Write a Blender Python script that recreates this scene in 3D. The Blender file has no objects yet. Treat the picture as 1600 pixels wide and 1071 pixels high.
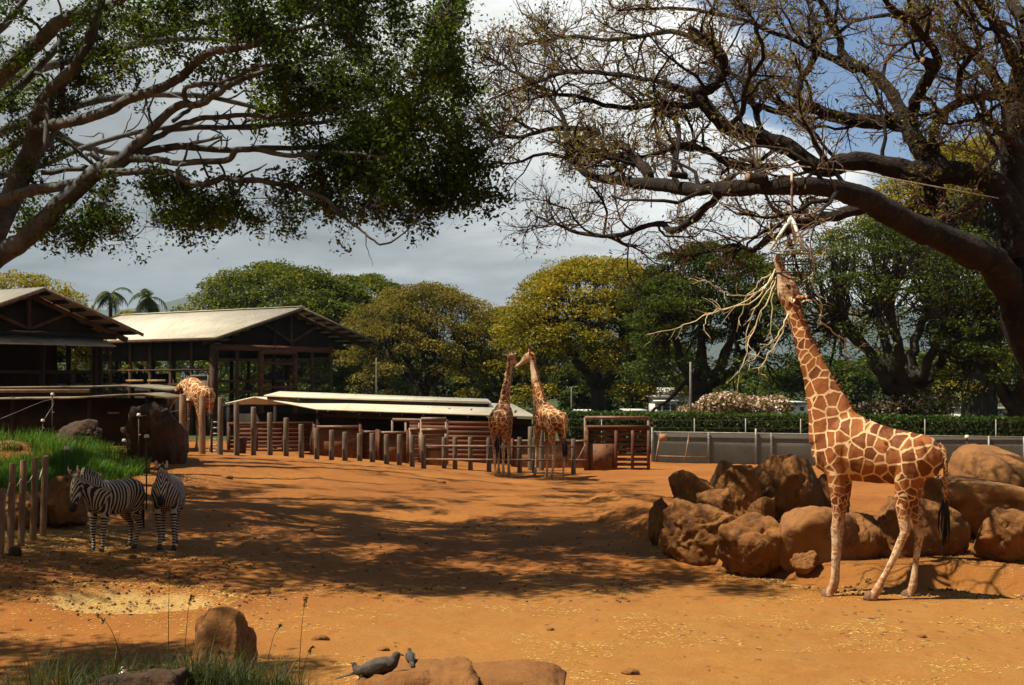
import bpy, bmesh, math, random
import numpy as np
from mathutils import Vector, noise as mnoise
rad = math.radians
SC = bpy.context.scene
COL = SC.collection
# ------------------------------------------------------------------ camera
CAMH, FPX, HZ = 3.1, 2222.0, 600.0
cam_d = bpy.data.cameras.new('camera'); cam = bpy.data.objects.new('camera', cam_d); COL.objects.link(cam)
cam_d.lens = 50.0; cam_d.sensor_width = 36.0; cam_d.sensor_fit = 'HORIZONTAL'
cam_d.shift_y = (HZ - 535.5) / 1600.0
cam_d.clip_start = 0.1; cam_d.clip_end = 12000
cam.location = (0, 0, CAMH); cam.rotation_euler = (rad(90), 0, 0)
SC.camera = cam
# ------------------------------------------------------------------ world and sun
SUN_EL, SUN_AZ = 62.0, 14.0          # azimuth: degrees from -X towards the viewer
sdir = Vector((-math.cos(rad(SUN_EL)) * math.cos(rad(SUN_AZ)), -math.cos(rad(SUN_EL)) * math.sin(rad(SUN_AZ)), math.sin(rad(SUN_EL))))
sun_d = bpy.data.lights.new('sun', 'SUN'); sun = bpy.data.objects.new('sun', sun_d); COL.objects.link(sun)
sun_d.energy = 5.0; sun_d.angle = rad(0.55); sun_d.color = (1.0, 0.91, 0.74)
sun.rotation_euler = (-sdir).to_track_quat('-Z', 'Y').to_euler(); sun.location = (-20, -10, 40)
W = bpy.data.worlds.new('World'); SC.world = W; W.use_nodes = True
nt = W.node_tree; nt.nodes.clear()
def N(t, typ, **kw):
    n = t.nodes.new(typ)
    for k, v in kw.items():
        setattr(n, k, v)
    return n
def math_node(t, op, a, b=None, c=None, clamp=False):
    n = N(t, 'ShaderNodeMath', operation=op, use_clamp=clamp)
    for i, v in enumerate((a, b, c)):
        if v is None: continue
        if isinstance(v, (int, float)): n.inputs[i].default_value = v
        else: t.links.new(v, n.inputs[i])
    return n.outputs[0]
def maprange(t, v, a, b, c=0.0, d=1.0, smooth=True):
    n = N(t, 'ShaderNodeMapRange'); n.interpolation_type = 'SMOOTHSTEP' if smooth else 'LINEAR'
    t.links.new(v, n.inputs[0])
    for i, x in enumerate((a, b, c, d)): n.inputs[i + 1].default_value = x
    return n.outputs[0]
def mixc(t, f, a, b, blend='MIX'):
    n = N(t, 'ShaderNodeMix', data_type='RGBA', blend_type=blend)
    for i, v in ((0, f), (6, a), (7, b)):
        if isinstance(v, (int, float)): n.inputs[i].default_value = v
        elif isinstance(v, (tuple, list)): n.inputs[i].default_value = (*v[:3], 1)
        else: t.links.new(v, n.inputs[i])
    return n.outputs[2]
def noise_node(t, vec, scale, detail=4, rough=0.55, dist=0.0):
    n = N(t, 'ShaderNodeTexNoise'); n.inputs['Scale'].default_value = scale
    n.inputs['Detail'].default_value = detail; n.inputs['Roughness'].default_value = rough
    n.inputs['Distortion'].default_value = dist
    if vec is not None: t.links.new(vec, n.inputs['Vector'])
    return n.outputs[0]
sky = N(nt, 'ShaderNodeTexSky'); sky.sky_type = 'NISHITA'; sky.sun_disc = False
sky.sun_elevation = rad(SUN_EL); sky.sun_rotation = math.atan2(sdir.x, sdir.y); sky.air_density = 1.0; sky.dust_density = 0.6
tc = N(nt, 'ShaderNodeTexCoord'); D_ = tc.outputs['Generated']
sx = N(nt, 'ShaderNodeSeparateXYZ'); nt.links.new(D_, sx.inputs[0])
den = math_node(nt, 'ADD', math_node(nt, 'MAXIMUM', sx.outputs[2], 0.0), 0.16)
cx = math_node(nt, 'DIVIDE', sx.outputs[0], den); cy = math_node(nt, 'DIVIDE', sx.outputs[1], den)
cc = N(nt, 'ShaderNodeCombineXYZ'); nt.links.new(cx, cc.inputs[0]); nt.links.new(cy, cc.inputs[1]); cc.inputs[2].default_value = 3.7
big = noise_node(nt, cc.outputs[0], 1.1, 7, 0.56, 0.25)
fine = noise_node(nt, cc.outputs[0], 2.6, 8, 0.6, 0.4)
# the cloud deck opens to blue towards the right and higher up
vm = N(nt, 'ShaderNodeVectorMath', operation='DOT_PRODUCT'); nt.links.new(D_, vm.inputs[0]); vm.inputs[1].default_value = (0.60, 0.36, 0.71)
open_ = maprange(nt, vm.outputs['Value'], 0.50, 0.63, -0.30, 0.15)
hole = math_node(nt, 'ADD', big, open_)
blue_m = maprange(nt, hole, 0.50, 0.60, 0.0, 1.0)
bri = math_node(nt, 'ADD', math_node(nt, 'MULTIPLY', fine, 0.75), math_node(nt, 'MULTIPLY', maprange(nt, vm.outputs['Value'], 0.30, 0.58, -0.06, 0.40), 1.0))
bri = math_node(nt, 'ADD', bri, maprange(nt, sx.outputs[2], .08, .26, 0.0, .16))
bri = math_node(nt, 'SUBTRACT', bri, maprange(nt, sx.outputs[2], .30, .75, 0.0, .55))      # cloud bases greyed overhead, out of view, to weaken the fill light
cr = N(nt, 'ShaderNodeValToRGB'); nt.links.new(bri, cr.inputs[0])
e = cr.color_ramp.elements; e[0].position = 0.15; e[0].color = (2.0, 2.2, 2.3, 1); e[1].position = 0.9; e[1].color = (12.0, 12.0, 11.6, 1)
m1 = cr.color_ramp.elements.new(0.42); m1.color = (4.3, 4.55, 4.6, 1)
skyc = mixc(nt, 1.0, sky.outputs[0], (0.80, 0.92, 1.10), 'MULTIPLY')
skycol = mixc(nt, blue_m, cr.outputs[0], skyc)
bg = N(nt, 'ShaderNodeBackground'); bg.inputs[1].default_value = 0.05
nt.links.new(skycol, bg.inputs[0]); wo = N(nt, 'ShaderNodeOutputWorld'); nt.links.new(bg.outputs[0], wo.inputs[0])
SC.view_settings.view_transform = 'Standard'; SC.view_settings.look = 'None'
SC.view_settings.exposure = 0.9; SC.view_settings.gamma = 1.0; SC.view_settings.use_curve_mapping = False
SC.cycles.max_bounces = 4; SC.cycles.diffuse_bounces = 1; SC.cycles.glossy_bounces = 2; SC.cycles.transmission_bounces = 3

# ------------------------------------------------------------------ helpers
def P(px, py, D):
    return np.array([(px - 800.0) * D / FPX, D, CAMH - (py - HZ) * D / FPX])
def nrm(v):
    v = np.asarray(v, float); return v / (np.linalg.norm(v, axis=-1, keepdims=True) + 1e-9)
def raw_mesh(name, V, quads=None, tris=None):
    me = bpy.data.meshes.new(name); V = np.asarray(V, np.float32)
    me.vertices.add(len(V)); me.vertices.foreach_set('co', V.ravel())
    idx = []; starts = []; tot = 0
    if quads is not None and len(quads):
        q = np.asarray(quads, np.int32); idx.append(q.ravel()); starts.append(tot + 4 * np.arange(len(q))); tot += 4 * len(q)
    if tris is not None and len(tris):
        q = np.asarray(tris, np.int32); idx.append(q.ravel()); starts.append(tot + 3 * np.arange(len(q))); tot += 3 * len(q)
    idx = np.concatenate(idx); starts = np.concatenate(starts).astype(np.int32)
    me.loops.add(len(idx)); me.loops.foreach_set('vertex_index', idx)
    me.polygons.add(len(starts)); me.polygons.foreach_set('loop_start', starts)
    me.update(calc_edges=True)
    return me
def smooth(me, on=True):
    me.polygons.foreach_set('use_smooth', np.full(len(me.polygons), on)); return me
class MB:
    """collects boxes, tubes, prisms and lofts into one mesh"""
    def __init__(s): s.V = []; s.Q = []; s.T = []; s.n = 0
    def add(s, V, Q=None, T=None):
        V = np.asarray(V, float).reshape(-1, 3); s.V.append(V)
        if Q is not None and len(Q): s.Q.append(np.asarray(Q, int).reshape(-1, 4) + s.n)
        if T is not None and len(T): s.T.append(np.asarray(T, int).reshape(-1, 3) + s.n)
        s.n += len(V); return s
    def box(s, lo, hi):
        (a, b, c), (d, e, f) = lo, hi
        V = [(a,b,c),(d,b,c),(d,e,c),(a,e,c),(a,b,f),(d,b,f),(d,e,f),(a,e,f)]
        return s.add(V, [(0,3,2,1),(4,5,6,7),(0,1,5,4),(1,2,6,5),(2,3,7,6),(3,0,4,7)])
    def beam(s, p, q, w, h, up=(0, 0, 1)):
        """rectangular bar from p to q, w across, h along up"""
        p = np.asarray(p, float); q = np.asarray(q, float); t = nrm(q - p); up = np.asarray(up, float)
        sd = np.cross(t, up); sd = nrm(sd) if np.linalg.norm(sd) > 1e-6 else np.array([1.0, 0, 0]); u = np.cross(sd, t)
        V = []
        for c in (p, q):
            for (i, j) in ((-1,-1),(1,-1),(1,1),(-1,1)): V.append(c + sd * w * .5 * i + u * h * .5 * j)
        return s.add(V, [(0,1,2,3),(7,6,5,4),(0,4,5,1),(1,5,6,2),(2,6,7,3),(3,7,4,0)])
    def tube(s, pts, r, n=8, cap=True):
        pts = np.asarray(pts, float); k = len(pts); r = np.broadcast_to(np.asarray(r, float), (k,))
        t = np.gradient(pts, axis=0); t = nrm(t); f = t.mean(0)
        ref = np.zeros(3); ref[np.argmin(np.abs(f))] = 1
        a = nrm(np.cross(t, ref)); b = np.cross(t, a)
        th = np.arange(n) * 2 * np.pi / n
        V = pts[:, None] + r[:, None, None] * (a[:, None] * np.cos(th)[None, :, None] + b[:, None] * np.sin(th)[None, :, None])
        i = np.arange(k - 1)[:, None] * n; j = np.arange(n)[None]; j2 = (j + 1) % n
        Q = np.stack([i + j, i + j2, i + n + j2, i + n + j], -1).reshape(-1, 4)
        V = V.reshape(-1, 3); T = []
        if cap:
            V = np.vstack([V, pts[0], pts[-1]]); c0, c1 = k * n, k * n + 1
            T = [(c0, (m + 1) % n, m) for m in range(n)] + [(c1, (k-1)*n + m, (k-1)*n + (m+1) % n) for m in range(n)]
        return s.add(V, Q, T)
    def loft(s, st, side=(0, 1, 0), n=14, p=2.0):
        """st: list of (centre, half width along side, half height)"""
        c = np.array([q[0] for q in st], float); a = np.array([q[1] for q in st]); b = np.array([q[2] for q in st])
        t = nrm(np.gradient(c, axis=0)); sd = np.asarray(side, float)
        S = nrm(sd - t * (t @ sd)[:, None]); U = np.cross(t, S); k = len(st)
        th = np.arange(n) * 2 * np.pi / n; cs, sn = np.cos(th), np.sin(th)
        cs = np.sign(cs) * np.abs(cs) ** (2 / p); sn = np.sign(sn) * np.abs(sn) ** (2 / p)
        V = c[:, None] + S[:, None] * (a[:, None] * cs)[..., None] + U[:, None] * (b[:, None] * sn)[..., None]
        i = np.arange(k - 1)[:, None] * n; j = np.arange(n)[None]; j2 = (j + 1) % n
        Q = np.stack([i + j, i + j2, i + n + j2, i + n + j], -1).reshape(-1, 4)
        V = np.vstack([V.reshape(-1, 3), c[0] - t[0] * min(a[0], b[0]) * .5, c[-1] + t[-1] * min(a[-1], b[-1]) * .5]); c0, c1 = k * n, k * n + 1
        T = [(c0, (m + 1) % n, m) for m in range(n)] + [(c1, (k-1)*n + m, (k-1)*n + (m+1) % n) for m in range(n)]
        return s.add(V, Q, T)
    def mesh(s, name, sm=False):
        me = raw_mesh(name, np.vstack(s.V), np.vstack(s.Q) if s.Q else None, np.vstack(s.T) if s.T else None)
        if sm: smooth(me)
        return me
    def obj(s, name, mat, parent=None, sm=False):
        return link(name, s.mesh(name, sm), mat, parent)
def link(name, me, mat, parent=None, kind=None):
    o = bpy.data.objects.new(name, me); COL.objects.link(o)
    if mat is not None and me is not None and len(me.materials) == 0: me.materials.append(mat)
    if parent is not None: o.parent = parent
    if kind: o['kind'] = kind
    return o
def tag(o, label, cat, group=None):
    o['label'] = label; o['category'] = cat
    if group: o['group'] = group
    return o
def thing(name, label, cat, loc=(0, 0, 0), rz=0.0, group=None):
    o = bpy.data.objects.new(name, None); COL.objects.link(o); o.empty_display_size = 0.2
    o.location = [float(v) for v in loc]; o.rotation_euler = (0, 0, rz)
    return tag(o, label, cat, group)
def copy_tree(o, parent=None):
    c = o.copy(); COL.objects.link(c)
    if parent is not None: c.parent = parent
    for ch in list(o.children): copy_tree(ch, c)
    return c
def smoothstep(a, b, x):
    t = np.clip((np.asarray(x, float) - a) / (b - a), 0, 1); return t * t * (3 - 2 * t)
def fbm(p, sc=1.0, oct_=4):
    return np.array([mnoise.fractal(Vector((q[0] * sc, q[1] * sc, q[2] * sc)), 1.0, 2.0, oct_) for q in p])
def crom(pts, per=4):
    """Catmull-Rom resampling of control points (any number of columns)"""
    p = np.asarray(pts, float); p = np.vstack([2 * p[0] - p[1], p, 2 * p[-1] - p[-2]]); out = []
    for i in range(1, len(p) - 2):
        for t in np.arange(per) / per:
            out.append(.5 * ((2*p[i]) + (-p[i-1]+p[i+1])*t + (2*p[i-1]-5*p[i]+4*p[i+1]-p[i+2])*t*t + (-p[i-1]+3*p[i]-3*p[i+1]+p[i+2])*t**3))
    out.append(p[-2]); return np.array(out)

# ------------------------------------------------------------------ materials
def new_mat(name):
    m = bpy.data.materials.new(name); m.use_nodes = True; t = m.node_tree
    b = t.nodes['Principled BSDF']; b.inputs['Specular IOR Level'].default_value = 0.25
    return m, t, b
def mk(name, c1, c2, scale=3.0, rough=0.8, bump=0.0, bscale=None, detail=6, stretch=(1, 1, 1), c3=None, metal=0.0, lo=.3, hi=.7, spec=.25, bdist=0.03):
    """two or three tone noise material with bump"""
    m, t, b = new_mat(name)
    tc = N(t, 'ShaderNodeTexCoord'); mp = N(t, 'ShaderNodeMapping'); mp.inputs['Scale'].default_value = stretch
    t.links.new(tc.outputs['Object'], mp.inputs[0]); v = mp.outputs[0]
    f = maprange(t, noise_node(t, v, scale, detail, .6), lo, hi)
    c = mixc(t, f, c1, c2)
    if c3 is not None:
        g = maprange(t, noise_node(t, v, scale * 3.3, detail, .65), .52, .66)
        c = mixc(t, math_node(t, 'MULTIPLY', g, .8), c, c3)
    fin = noise_node(t, v, scale * 14, 3, .6)
    c = mixc(t, maprange(t, fin, .25, .75, .0, .35), c, mixc(t, .5, c, (0.01, 0.006, 0.004)))
    t.links.new(c, b.inputs['Base Color']); b.inputs['Roughness'].default_value = rough; b.inputs['Metallic'].default_value = metal
    b.inputs['Specular IOR Level'].default_value = spec
    if bump:
        bn = N(t, 'ShaderNodeBump'); bn.inputs['Strength'].default_value = bump; bn.inputs['Distance'].default_value = bdist
        h = noise_node(t, v, bscale or scale * 5, 8, .65); t.links.new(h, bn.inputs['Height']); t.links.new(bn.outputs[0], b.inputs['Normal'])
    return m
def leaf_mat(name, dark, mid, light, nscale=.5, trans=.35, rough=.5):
    m, t, b = new_mat(name)
    g = N(t, 'ShaderNodeNewGeometry'); tc = N(t, 'ShaderNodeTexCoord')
    n = noise_node(t, tc.outputs['Object'], nscale, 3, .55)
    f = math_node(t, 'ADD', math_node(t, 'MULTIPLY', n, .9), math_node(t, 'MULTIPLY', g.outputs['Random Per Island'], .4))
    r = N(t, 'ShaderNodeValToRGB'); t.links.new(f, r.inputs[0])
    r.color_ramp.elements[0].position = .38; r.color_ramp.elements[0].color = (*dark, 1)
    r.color_ramp.elements[1].position = .95; r.color_ramp.elements[1].color = (*light, 1)
    q = r.color_ramp.elements.new(.66); q.color = (*mid, 1)
    t.links.new(r.outputs[0], b.inputs['Base Color']); b.inputs['Roughness'].default_value = rough; b.inputs['Specular IOR Level'].default_value = .12
    tr = N(t, 'ShaderNodeBsdfTranslucent'); t.links.new(mixc(t, 1.0, r.outputs[0], (1.25, 1.15, .55), 'MULTIPLY'), tr.inputs[0])
    mx = N(t, 'ShaderNodeMixShader'); mx.inputs[0].default_value = trans
    t.links.new(b.outputs[0], mx.inputs[1]); t.links.new(tr.outputs[0], mx.inputs[2])
    t.links.new(mx.outputs[0], t.nodes['Material Output'].inputs[0])
    return m
M = {}
M['bark_pale'] = mk('bark_pale', (.050, .053, .054), (.165, .17, .168), 2.2, .9, .6, 16, c3=(.05, .042, .038))
M['bark_dark'] = mk('bark_dark', (.009, .0065, .005), (.028, .0185, .013), 2.5, .92, 1.0, 12, bdist=.08, c3=(.05, .036, .027))
M['bark_far'] = mk('bark_far', (.02, .015, .012), (.05, .038, .029), 1.0, .95)
M['twig'] = mk('twig', (.075, .046, .030), (.17, .108, .068), 1.5, .9)
M['leaf_left'] = leaf_mat('leaf_left', (.014, .032, .005), (.055, .100, .011), (.17, .215, .020), .45, .48)
M['leaf_right'] = leaf_mat('leaf_right', (.09, .085, .012), (.16, .15, .02), (.24, .17, .03), .8, .4)
M['leaf_rust'] = leaf_mat('leaf_rust', (.10, .045, .01), (.20, .095, .015), (.26, .16, .02), .8, .35)
M['leaf_green'] = leaf_mat('leaf_green', (.022, .040, .007), (.085, .115, .014), (.19, .19, .022), .28)
M['leaf_olive'] = leaf_mat('leaf_olive', (.05, .045, .012), (.14, .118, .022), (.25, .20, .03), .3)
M['leaf_yellow'] = leaf_mat('leaf_yellow', (.06, .068, .008), (.20, .175, .014), (.38, .28, .02), .22)
M['leaf_deep'] = leaf_mat('leaf_deep', (.013, .026, .006), (.045, .070, .011), (.13, .145, .018), .3)
M['leaf_hedge'] = leaf_mat('leaf_hedge', (.016, .032, .008), (.04, .075, .014), (.085, .13, .02), 1.2)
M['leaf_palm'] = leaf_mat('leaf_palm', (.03, .045, .012), (.06, .085, .02), (.13, .14, .04), .8)
M['grass'] = leaf_mat('grass', (.03, .075, .008), (.065, .15, .014), (.14, .22, .03), .9, .4)
M['grass_dark'] = leaf_mat('grass_dark', (.012, .024, .006), (.03, .045, .010), (.12, .095, .03), 2.0, .35)
M['straw'] = leaf_mat('straw', (.30, .17, .04), (.42, .27, .07), (.52, .37, .12), 3.0, .1)
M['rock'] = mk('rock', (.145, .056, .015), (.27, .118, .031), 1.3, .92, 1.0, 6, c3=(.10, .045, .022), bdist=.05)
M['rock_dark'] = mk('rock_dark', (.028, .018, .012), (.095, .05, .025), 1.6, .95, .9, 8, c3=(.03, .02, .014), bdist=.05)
M['rock_smooth'] = mk('rock_smooth', (.175, .072, .020), (.28, .13, .040), .9, .9, .6, 7, c3=(.13, .052, .02), bdist=.04)
M['post_wood'] = mk('post_wood', (.17, .095, .05), (.32, .20, .11), 2.0, .85, .5, 20, stretch=(6, 6, .7), c3=(.20, .07, .028))
M['post_grey'] = mk('post_grey', (.095, .068, .047), (.21, .155, .108), 2.0, .9, .5, 20, stretch=(6, 6, .7), c3=(.07, .05, .035))
M['red_wood'] = mk('red_wood', (.075, .024, .012), (.17, .064, .029), 1.2, .8, .4, 14, stretch=(.6, .6, 5), c3=(.05, .022, .013))
M['brown_wood'] = mk('brown_wood', (.050, .024, .013), (.11, .052, .026), 1.5, .85, .4, 14, c3=(.035, .018, .012))
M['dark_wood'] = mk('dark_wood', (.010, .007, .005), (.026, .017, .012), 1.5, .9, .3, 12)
M['tan_panel'] = mk('tan_panel', (.22, .105, .045), (.36, .20, .10), 1.2, .75, .25, 10, c3=(.14, .06, .028))
M['rust_panel'] = mk('rust_panel', (.10, .038, .016), (.20, .08, .03), 1.6, .7, .3, 10, c3=(.045, .02, .012))
M['pipe'] = mk('pipe', (.11, .045, .02), (.22, .115, .06), 3.0, .6, .2, 20, c3=(.28, .19, .12), spec=.4)
M['galv'] = mk('galv', (.17, .155, .13), (.29, .27, .23), 4.0, .6, metal=.3, spec=.5)
M['screen'] = mk('screen', (.045, .037, .027), (.075, .062, .045), 1.0, .9, .2, 12)
M['white_paint'] = mk('white_paint', (.62, .60, .55), (.78, .76, .71), 2.0, .6)
M['glass_dark'] = mk('glass_dark', (.02, .025, .03), (.05, .055, .06), 1.0, .15, spec=.5)
M['white_cap'] = mk('white_cap', (.62, .55, .44), (.78, .72, .6), 9.0, .5)
M['black_rod'] = mk('black_rod', (.02, .015, .012), (.06, .035, .022), 6.0, .6)
M['soil_lump'] = mk('soil_lump', (.13, .05, .02), (.26, .11, .04), 6, .95, .5, 30)
M['dung'] = mk('dung', (.03, .018, .01), (.08, .045, .02), 8, .95)
M['wire'] = mk('wire', (.10, .088, .068), (.17, .15, .12), 6, .6)
M['rope'] = mk('rope', (.38, .29, .18), (.56, .46, .32), 12, .9)
M['browse'] = mk('browse', (.42, .33, .17), (.66, .55, .33), 4, .7)
M['steel_pale'] = mk('steel_pale', (.66, .62, .54), (.78, .74, .66), 4, .5, spec=.5)
def roof_mat(name, c1, c2, ang=0.0, sc=9.0):
    m, t, b = new_mat(name)
    tc = N(t, 'ShaderNodeTexCoord'); mp = N(t, 'ShaderNodeMapping'); mp.inputs['Rotation'].default_value = (0, 0, ang); t.links.new(tc.outputs['Object'], mp.inputs[0])
    w = N(t, 'ShaderNodeTexWave'); w.inputs['Scale'].default_value = sc; w.inputs['Distortion'].default_value = 0; t.links.new(mp.outputs[0], w.inputs['Vector'])
    n1 = maprange(t, noise_node(t, tc.outputs['Object'], .5, 6, .65), .35, .7)
    ms = N(t, 'ShaderNodeMapping'); ms.inputs['Rotation'].default_value = (0, 0, ang); ms.inputs['Scale'].default_value = (5, .35, 1); t.links.new(tc.outputs['Object'], ms.inputs[0])
    n2 = maprange(t, noise_node(t, ms.outputs[0], .8, 4, .6), .5, .75, 0, .45)
    c = mixc(t, n2, mixc(t, n1, c1, c2), (.34, .25, .15)); t.links.new(c, b.inputs['Base Color'])
    bn = N(t, 'ShaderNodeBump'); bn.inputs['Strength'].default_value = .5; bn.inputs['Distance'].default_value = .03
    t.links.new(w.outputs[1], bn.inputs['Height']); t.links.new(bn.outputs[0], b.inputs['Normal'])
    b.inputs['Roughness'].default_value = .55; b.inputs['Specular IOR Level'].default_value = .35
    return m
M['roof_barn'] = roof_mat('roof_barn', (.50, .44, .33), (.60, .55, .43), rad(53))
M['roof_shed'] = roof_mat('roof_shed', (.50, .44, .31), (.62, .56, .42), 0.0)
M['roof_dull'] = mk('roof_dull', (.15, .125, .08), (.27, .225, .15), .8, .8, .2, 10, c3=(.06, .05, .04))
# ------------------------------------------------------------------ ground
CP = []
def _cp(px, D, z): CP.append(((px - 800.0) * D / FPX, D, z))
for px in (-300, 100, 500, 800, 1100, 1500, 1900):
    _cp(px, 14.6, 0.0); _cp(px, 17, 0.0)
    _cp(px, 8.0, .95 if px > 500 else 1.18); _cp(px, 6.0, 1.2); _cp(px, 2.0, 1.3); _cp(px, 11.0, .30)
_cp(250, 9.5, 1.02); _cp(400, 9.5, .98); _cp(100, 9.8, .95); _cp(-100, 9.8, .95)
for _k in range(3):
    for a in ((3, 22.6, .42), (18, 23.3, .46), (35, 23.6, .48), (53, 24.3, .52), (69, 24.8, .54), (-40, 22.6, .45)): _cp(*a)
for _k in range(3):
    for a in ((178, 24.3, .20), (262, 25, .20), (150, 23.6, .2), (220, 23.6, .16)): _cp(*a)
for _k in range(2):
    for a in ((128, 38.5, 1.42), (60, 38.5, 1.55), (200, 38, 1.1)): _cp(*a)
for a in ((1350, 20.4, 0), (1000, 20, 0), (700, 20, 0), (300, 20, 0), (900, 22, 0), (600, 22, 0), (100, 22.5, .06), (40, 24.5, .33), (1700, 20, 0),
          (500, 28, .2), (700, 29, .1), (900, 28, .08), (1000, 33, .13), (400, 36, .5), (650, 37, .27), (850, 41, .06),
          (300, 41, .98), (400, 44, .9), (500, 45.5, .72), (600, 46, .53), (700, 47, .2), (780, 47.5, -.06), (870, 47, -.11),
          (900, 52, -.06), (1000, 55, .03), (1200, 58, -.08), (1600, 56, -.18), (1300, 48, .0), (1150, 42, .05), (1500, 40, .1),
          (100, 33, 1.25), (0, 36, 1.6), (180, 34, .96), (250, 36, .83), (70, 29, .75), (-60, 30, .95), (-200, 30, 1.0), (-200, 38, 1.5), (150, 29, .55), (240, 30, .45),
          (100, 44, 1.0), (300, 50, .8), (200, 60, .6), (500, 55, .4), (700, 58, .1)):
    _cp(*a)
for x in (-90, -50, -20, 0, 20, 50, 90):
    CP.append((x, 85, .1)); CP.append((x, 120, 0.))
for d in (20, 35, 55): CP.append((-45, d, .6)); CP.append((40, d, 0.)); CP.append((24, d, .05))
CP = np.array(CP)
def base_z(X, Y):
    X = np.atleast_1d(np.asarray(X, float)); Y = np.atleast_1d(np.asarray(Y, float)); out = np.zeros(X.shape)
    for i in range(0, X.size, 20000):
        x = X.ravel()[i:i+20000, None]; y = Y.ravel()[i:i+20000, None]
        d2 = (x - CP[:, 0]) ** 2 + (y - CP[:, 1]) ** 2
        w = 1.0 / (d2 + 1.2 + .002 * y * y) ** 2
        out.ravel()[i:i+20000] = (w * CP[:, 2]).sum(1) / w.sum(1)
    out *= 1 - smoothstep(100, 160, Y)
    return out
LEDGE = np.array([(1.0, 34.0), (2.0, 29.5), (2.75, 26.0), (3.3, 23.9), (4.2, 22.3), (4.9, 21.65), (6.0, 21.35), (7.4, 21.0), (9.0, 20.9), (14., 20.9)])
def ledge(X, Y):
    yl = np.interp(X, LEDGE[:, 0], LEDGE[:, 1]) + .16 * np.sin(X * 3.1) + .09 * np.sin(X * 7.7 + 1)
    up = smoothstep(0.0, .55, Y - yl) * (1 - smoothstep(30, 38, Y)) * smoothstep(1.5, 3.0, X)
    return .30 * up
POND = (P(212, 960, 19.6)[0], 19.35)
def gz(X, Y):
    X = np.asarray(X, float); Y = np.asarray(Y, float)
    z = base_z(X, Y).reshape(np.broadcast(X, Y).shape) + ledge(X, Y)
    r = np.sqrt(((X - POND[0]) / 1.05) ** 2 + ((Y - POND[1]) / .85) ** 2)
    z = z - .07 * (1 - smoothstep(.6, 1.0, r)) + .07 * np.exp(-((r - 1.25) / .28) ** 2)
    return z
def G(x, y): return float(np.ravel(gz(np.array([x]), np.array([y])))[0])
def lines(segs):
    out = [segs[0][0]]
    for a, b, n in segs: out += list(np.linspace(a, b, n + 1)[1:])
    return np.array(out)
gx = lines([(-9000, -400, 8), (-400, -60, 12), (-60, -20, 40), (-20, -12, 50), (-12, 12, 240), (12, 20, 50), (20, 60, 40), (60, 400, 12), (400, 9000, 8)])
gy = lines([(-300, -10, 6), (-10, 6, 16), (6, 14, 50), (14, 27, 140), (27, 50, 130), (50, 90, 60), (90, 300, 20), (300, 9500, 16)])
XX, YY = np.meshgrid(gx, gy); ZZ = gz(XX, YY)
near = (np.abs(XX) < 22) & (YY > 4) & (YY < 62)
pp = np.stack([XX[near], YY[near], np.zeros(near.sum())], 1)
lumps = fbm(pp, .55, 3) * .05 + fbm(pp, 3.1, 3) * .015
lm = 1 + 2.2 * ((ledge(pp[:, 0], pp[:, 1]) > .02) & (ledge(pp[:, 0], pp[:, 1]) < .29))
ZZ[near] += lumps * lm
gyi, gxi = np.arange(len(gy) - 1)[:, None], np.arange(len(gx) - 1)[None]
b0 = gyi * len(gx) + gxi
Qg = np.stack([b0, b0 + 1, b0 + 1 + len(gx), b0 + len(gx)], -1).reshape(-1, 4)
gme = smooth(raw_mesh('ground', np.stack([XX, YY, ZZ], -1).reshape(-1, 3), Qg))
def gmesh_z(x, y):
    """height of the ground sheet itself, by bilinear lookup"""
    x = np.atleast_1d(np.asarray(x, float)); y = np.atleast_1d(np.asarray(y, float))
    i = np.clip(np.searchsorted(gx, x) - 1, 0, len(gx) - 2); j = np.clip(np.searchsorted(gy, y) - 1, 0, len(gy) - 2)
    fx = (x - gx[i]) / (gx[i+1] - gx[i]); fy = (y - gy[j]) / (gy[j+1] - gy[j])
    return (ZZ[j, i]*(1-fx)+ZZ[j, i+1]*fx)*(1-fy) + (ZZ[j+1, i]*(1-fx)+ZZ[j+1, i+1]*fx)*fy
def GM(x, y): return float(gmesh_z(x, y)[0])
gm, t, b = new_mat('red_earth')
tc = N(t, 'ShaderNodeTexCoord'); v = tc.outputs['Object']
n1 = maprange(t, noise_node(t, v, .22, 6, .6), .35, .68)
n2 = maprange(t, noise_node(t, v, 1.4, 7, .65), .38, .68)
n3 = noise_node(t, v, 9.0, 6, .7)
n4 = noise_node(t, v, 55.0, 3, .6)
c = mixc(t, n1, (.245, .086, .017), (.325, .128, .025))
sy = N(t, 'ShaderNodeSeparateXYZ'); t.links.new(v, sy.inputs[0])
tan_m = math_node(t, 'MULTIPLY', maprange(t, math_node(t, 'ADD', sy.outputs[1], math_node(t, 'MULTIPLY', noise_node(t, v, .5, 4, .6), 5.0)), 26.0, 21.0), maprange(t, sy.outputs[0], -6.0, 0.5))
c = mixc(t, math_node(t, 'MULTIPLY', tan_m, math_node(t, 'ADD', math_node(t, 'MULTIPLY', n2, .55), .35)), c, (.365, .19, .046))
c = mixc(t, math_node(t, 'MULTIPLY', n2, .28), c, (.20, .072, .022))
c = mixc(t, maprange(t, n3, .56, .72, 0, .55), c, (.15, .06, .022))
ms = N(t, 'ShaderNodeMapping'); ms.inputs['Scale'].default_value = (1, 2.6, 1); t.links.new(v, ms.inputs[0])
stv = noise_node(t, ms.outputs[0], 22.0, 4, .75)
stm = math_node(t, 'MULTIPLY', maprange(t, stv, .60, .68), maprange(t, noise_node(t, v, .7, 4, .6), .42, .62))
c = mixc(t, math_node(t, 'MULTIPLY', stm, .75), c, (.50, .34, .12))
c = mixc(t, maprange(t, n4, .3, .75, .35, 0), c, (.10, .04, .016))
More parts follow.
